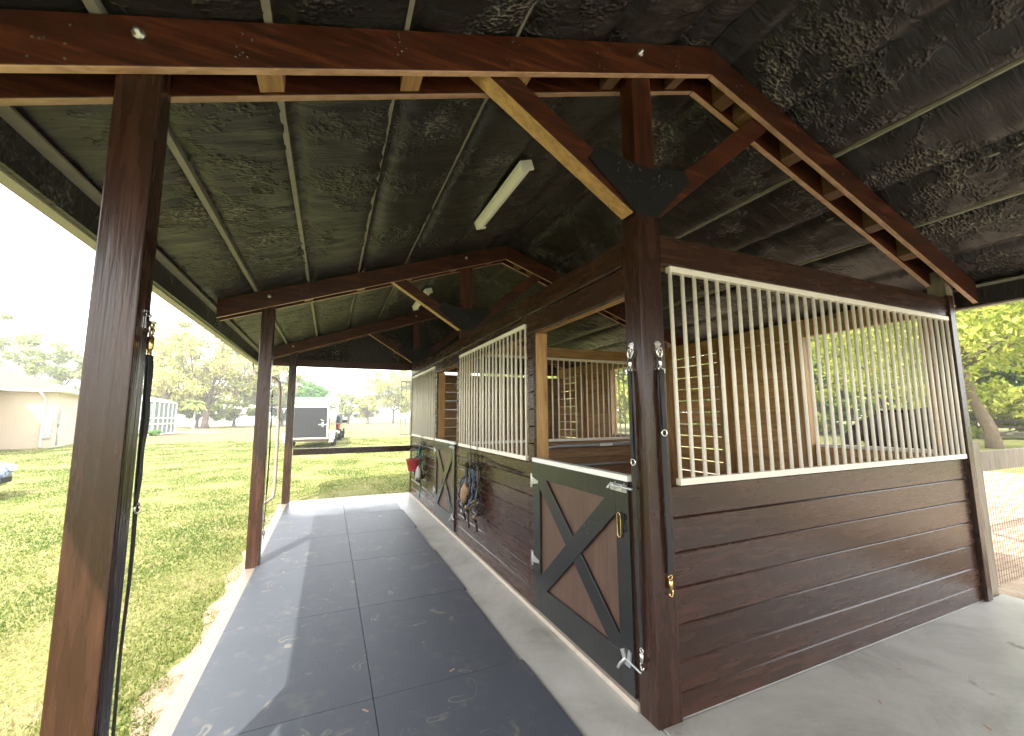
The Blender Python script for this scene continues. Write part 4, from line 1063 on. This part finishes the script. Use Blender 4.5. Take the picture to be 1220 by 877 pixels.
V_ = [H(-.6, 0, 1.2), H(-.42, 0, 1.22), H(-.12, 0, 1.2), H(.2, 0, 1.14), H(.45, 0, 1.12), H(.62, 0, 1.12),
      H(.84, .08, 1.17), H(1.02, .14, 1.12), H(1.13, .18, 1.03), H(1.22, .2, .86), H(1.29, .21, .68), H(1.33, .21, .55)]
Rr = [(.2, .22), (.33, .36), (.36, .4), (.35, .38), (.3, .36), (.22, .27), (.13, .22), (.1, .15), (.1, .14), (.08, .115), (.055, .065), (.048, .05)]
E_ = [(i, i + 1) for i in range(11)]
def leg(pts, rr, at):
    b = len(V_)
    for p in pts: V_.append(H(*p))
    Rr.extend(rr); E_.append((at, b)); E_.extend([(b + i, b + i + 1) for i in range(len(pts) - 1)])
for s in (-1, 1):
    leg([(.52, s * .17, .92), (.52, s * .17, .72), (.55, s * .17, .46), (.52, s * .17, .14), (.56, s * .17, .05)], [.13, .085, .06, .04, .055], 4)
    leg([(-.48, s * .18, .95), (-.36, s * .18, .78), (-.66, s * .18, .5), (-.6, s * .18, .16), (-.56, s * .18, .05)], [.19, .13, .065, .042, .058], 1)
b = len(V_); V_ += [H(-.8, 0, 1.2), H(-.87, 0, .95), H(-.86, 0, .55)]; Rr += [.06, .07, .03]; E_ += [(0, b), (b, b + 1), (b + 1, b + 2)]
ho = skin_mesh('body', V_, E_, Rr, 2, 2); ho.parent = t_; ho.data.materials.append(M['coat'])
for s in (-1, 1):
    c = Vector(H(1.06, .16 + s * .075, 1.16)); tip = Vector(H(1.0, .16 + s * .12, 1.32)); e = hl * .032; e2 = hd * .03
    MB().add([c - e, c + e, c + e2, c - e2, tip], [(0, 3, 4), (3, 1, 4), (1, 2, 4), (2, 0, 4)], 0, .5, True).build('ear', 'coat', t_)
t = MB(); 
for k in range(60):
    u = k / 59; f = .4 + .66 * u; z = 1.44 - .2 * u ** 1.5; s_y = .2 * max(0, u - .2)
    t.tube([H(f, s_y, z - .02), H(f + .02, s_y + .06, z + .01), H(f + .01, s_y + .13, z - .12), H(f, s_y + .14, z - .22)], [.018, .016, .012, .004], 5)
t.build('mane', 'coat', t_)

# ------------------------------------------------------------------ camera
Mx = np.array([[0.91625054, -0.04131186, 0.39846993], [-0.40056075, -0.10938189, 0.90971791], [-0.00600325, 0.99314094, 0.11676913]])
cam = bpy.data.cameras.new('camera'); co = bpy.data.objects.new('camera', cam); COL.objects.link(co); sc.camera = co
cam.sensor_width = 36; cam.lens = 493.36 / 1220 * 36; cam.clip_end = 2000; cam.clip_start = .02
mw = Matrix.Identity(4)
for i in range(3):
    mw[i][0] = Mx[i, 0]; mw[i][1] = Mx[i, 1]; mw[i][2] = -Mx[i, 2]
mw[0][3], mw[1][3], mw[2][3] = 0, 0, 1.55
co.matrix_world = mw

hz, nt = newmat('glare haze')
v_ = N(nt, 'ShaderNodeVolumePrincipled', Color=(.95, .97, 1.0), Density=.0019, Anisotropy=.3)
o_ = N(nt, 'ShaderNodeOutputMaterial'); nt.links.new(v_.outputs[0], o_.inputs['Volume'])
M['haze'] = hz
tag(MB().box(-510, 510, -310, 710, -1.2, 26).build('haze', 'haze'), kind='stuff')  # added volume standing in for lens glare over the distance
# ------------------------------------------------------------------ light
EL = 46; dx, dy = .49, .87
w = bpy.data.worlds.new('World'); sc.world = w; w.use_nodes = True; nt = w.node_tree
sky = nt.nodes.new('ShaderNodeTexSky'); sky.sky_type = 'NISHITA'; sky.sun_disc = False
sky.sun_elevation = R(EL); sky.sun_rotation = math.atan2(-dx, -dy) % (2 * math.pi); sky.air_density = 1.2; sky.dust_density = 3.0; sky.ozone_density = 1.0
bg = nt.nodes['Background']; bg.inputs[1].default_value = .15
# thin bright veil of high cloud over the blue
tcw = nt.nodes.new('ShaderNodeTexCoord'); cn = N(nt, 'ShaderNodeTexNoise', Vector=tcw.outputs['Generated'], Scale=2.2, Detail=6.0, Roughness=.6).outputs['Fac']
veil = ramp(nt, cn, [(.3, .55), (.7, .85)])
nt.links.new(mix(nt, veil, sky.outputs[0], (9.0, 8.9, 8.7)), bg.inputs[0])
sl = bpy.data.lights.new('sun', 'SUN'); sl.energy = 2.6; sl.angle = R(.5); sl.color = (1, .95, .86)
so = bpy.data.objects.new('sun', sl); COL.objects.link(so)
so.rotation_euler = Vector((dx * math.cos(R(EL)), dy * math.cos(R(EL)), -math.sin(R(EL)))).to_track_quat('-Z', 'Y').to_euler()
sc.view_settings.view_transform = 'Standard'; sc.view_settings.look = 'None'; sc.view_settings.gamma = 1; sc.view_settings.exposure = 2.2
cy = sc.cycles; cy.max_bounces = 8; cy.diffuse_bounces = 5; cy.glossy_bounces = 4; cy.transmission_bounces = 4; cy.use_denoising = True
cy.sample_clamp_indirect = 8
for o in bpy.data.objects:
    if '_w' in o: del o['_w']
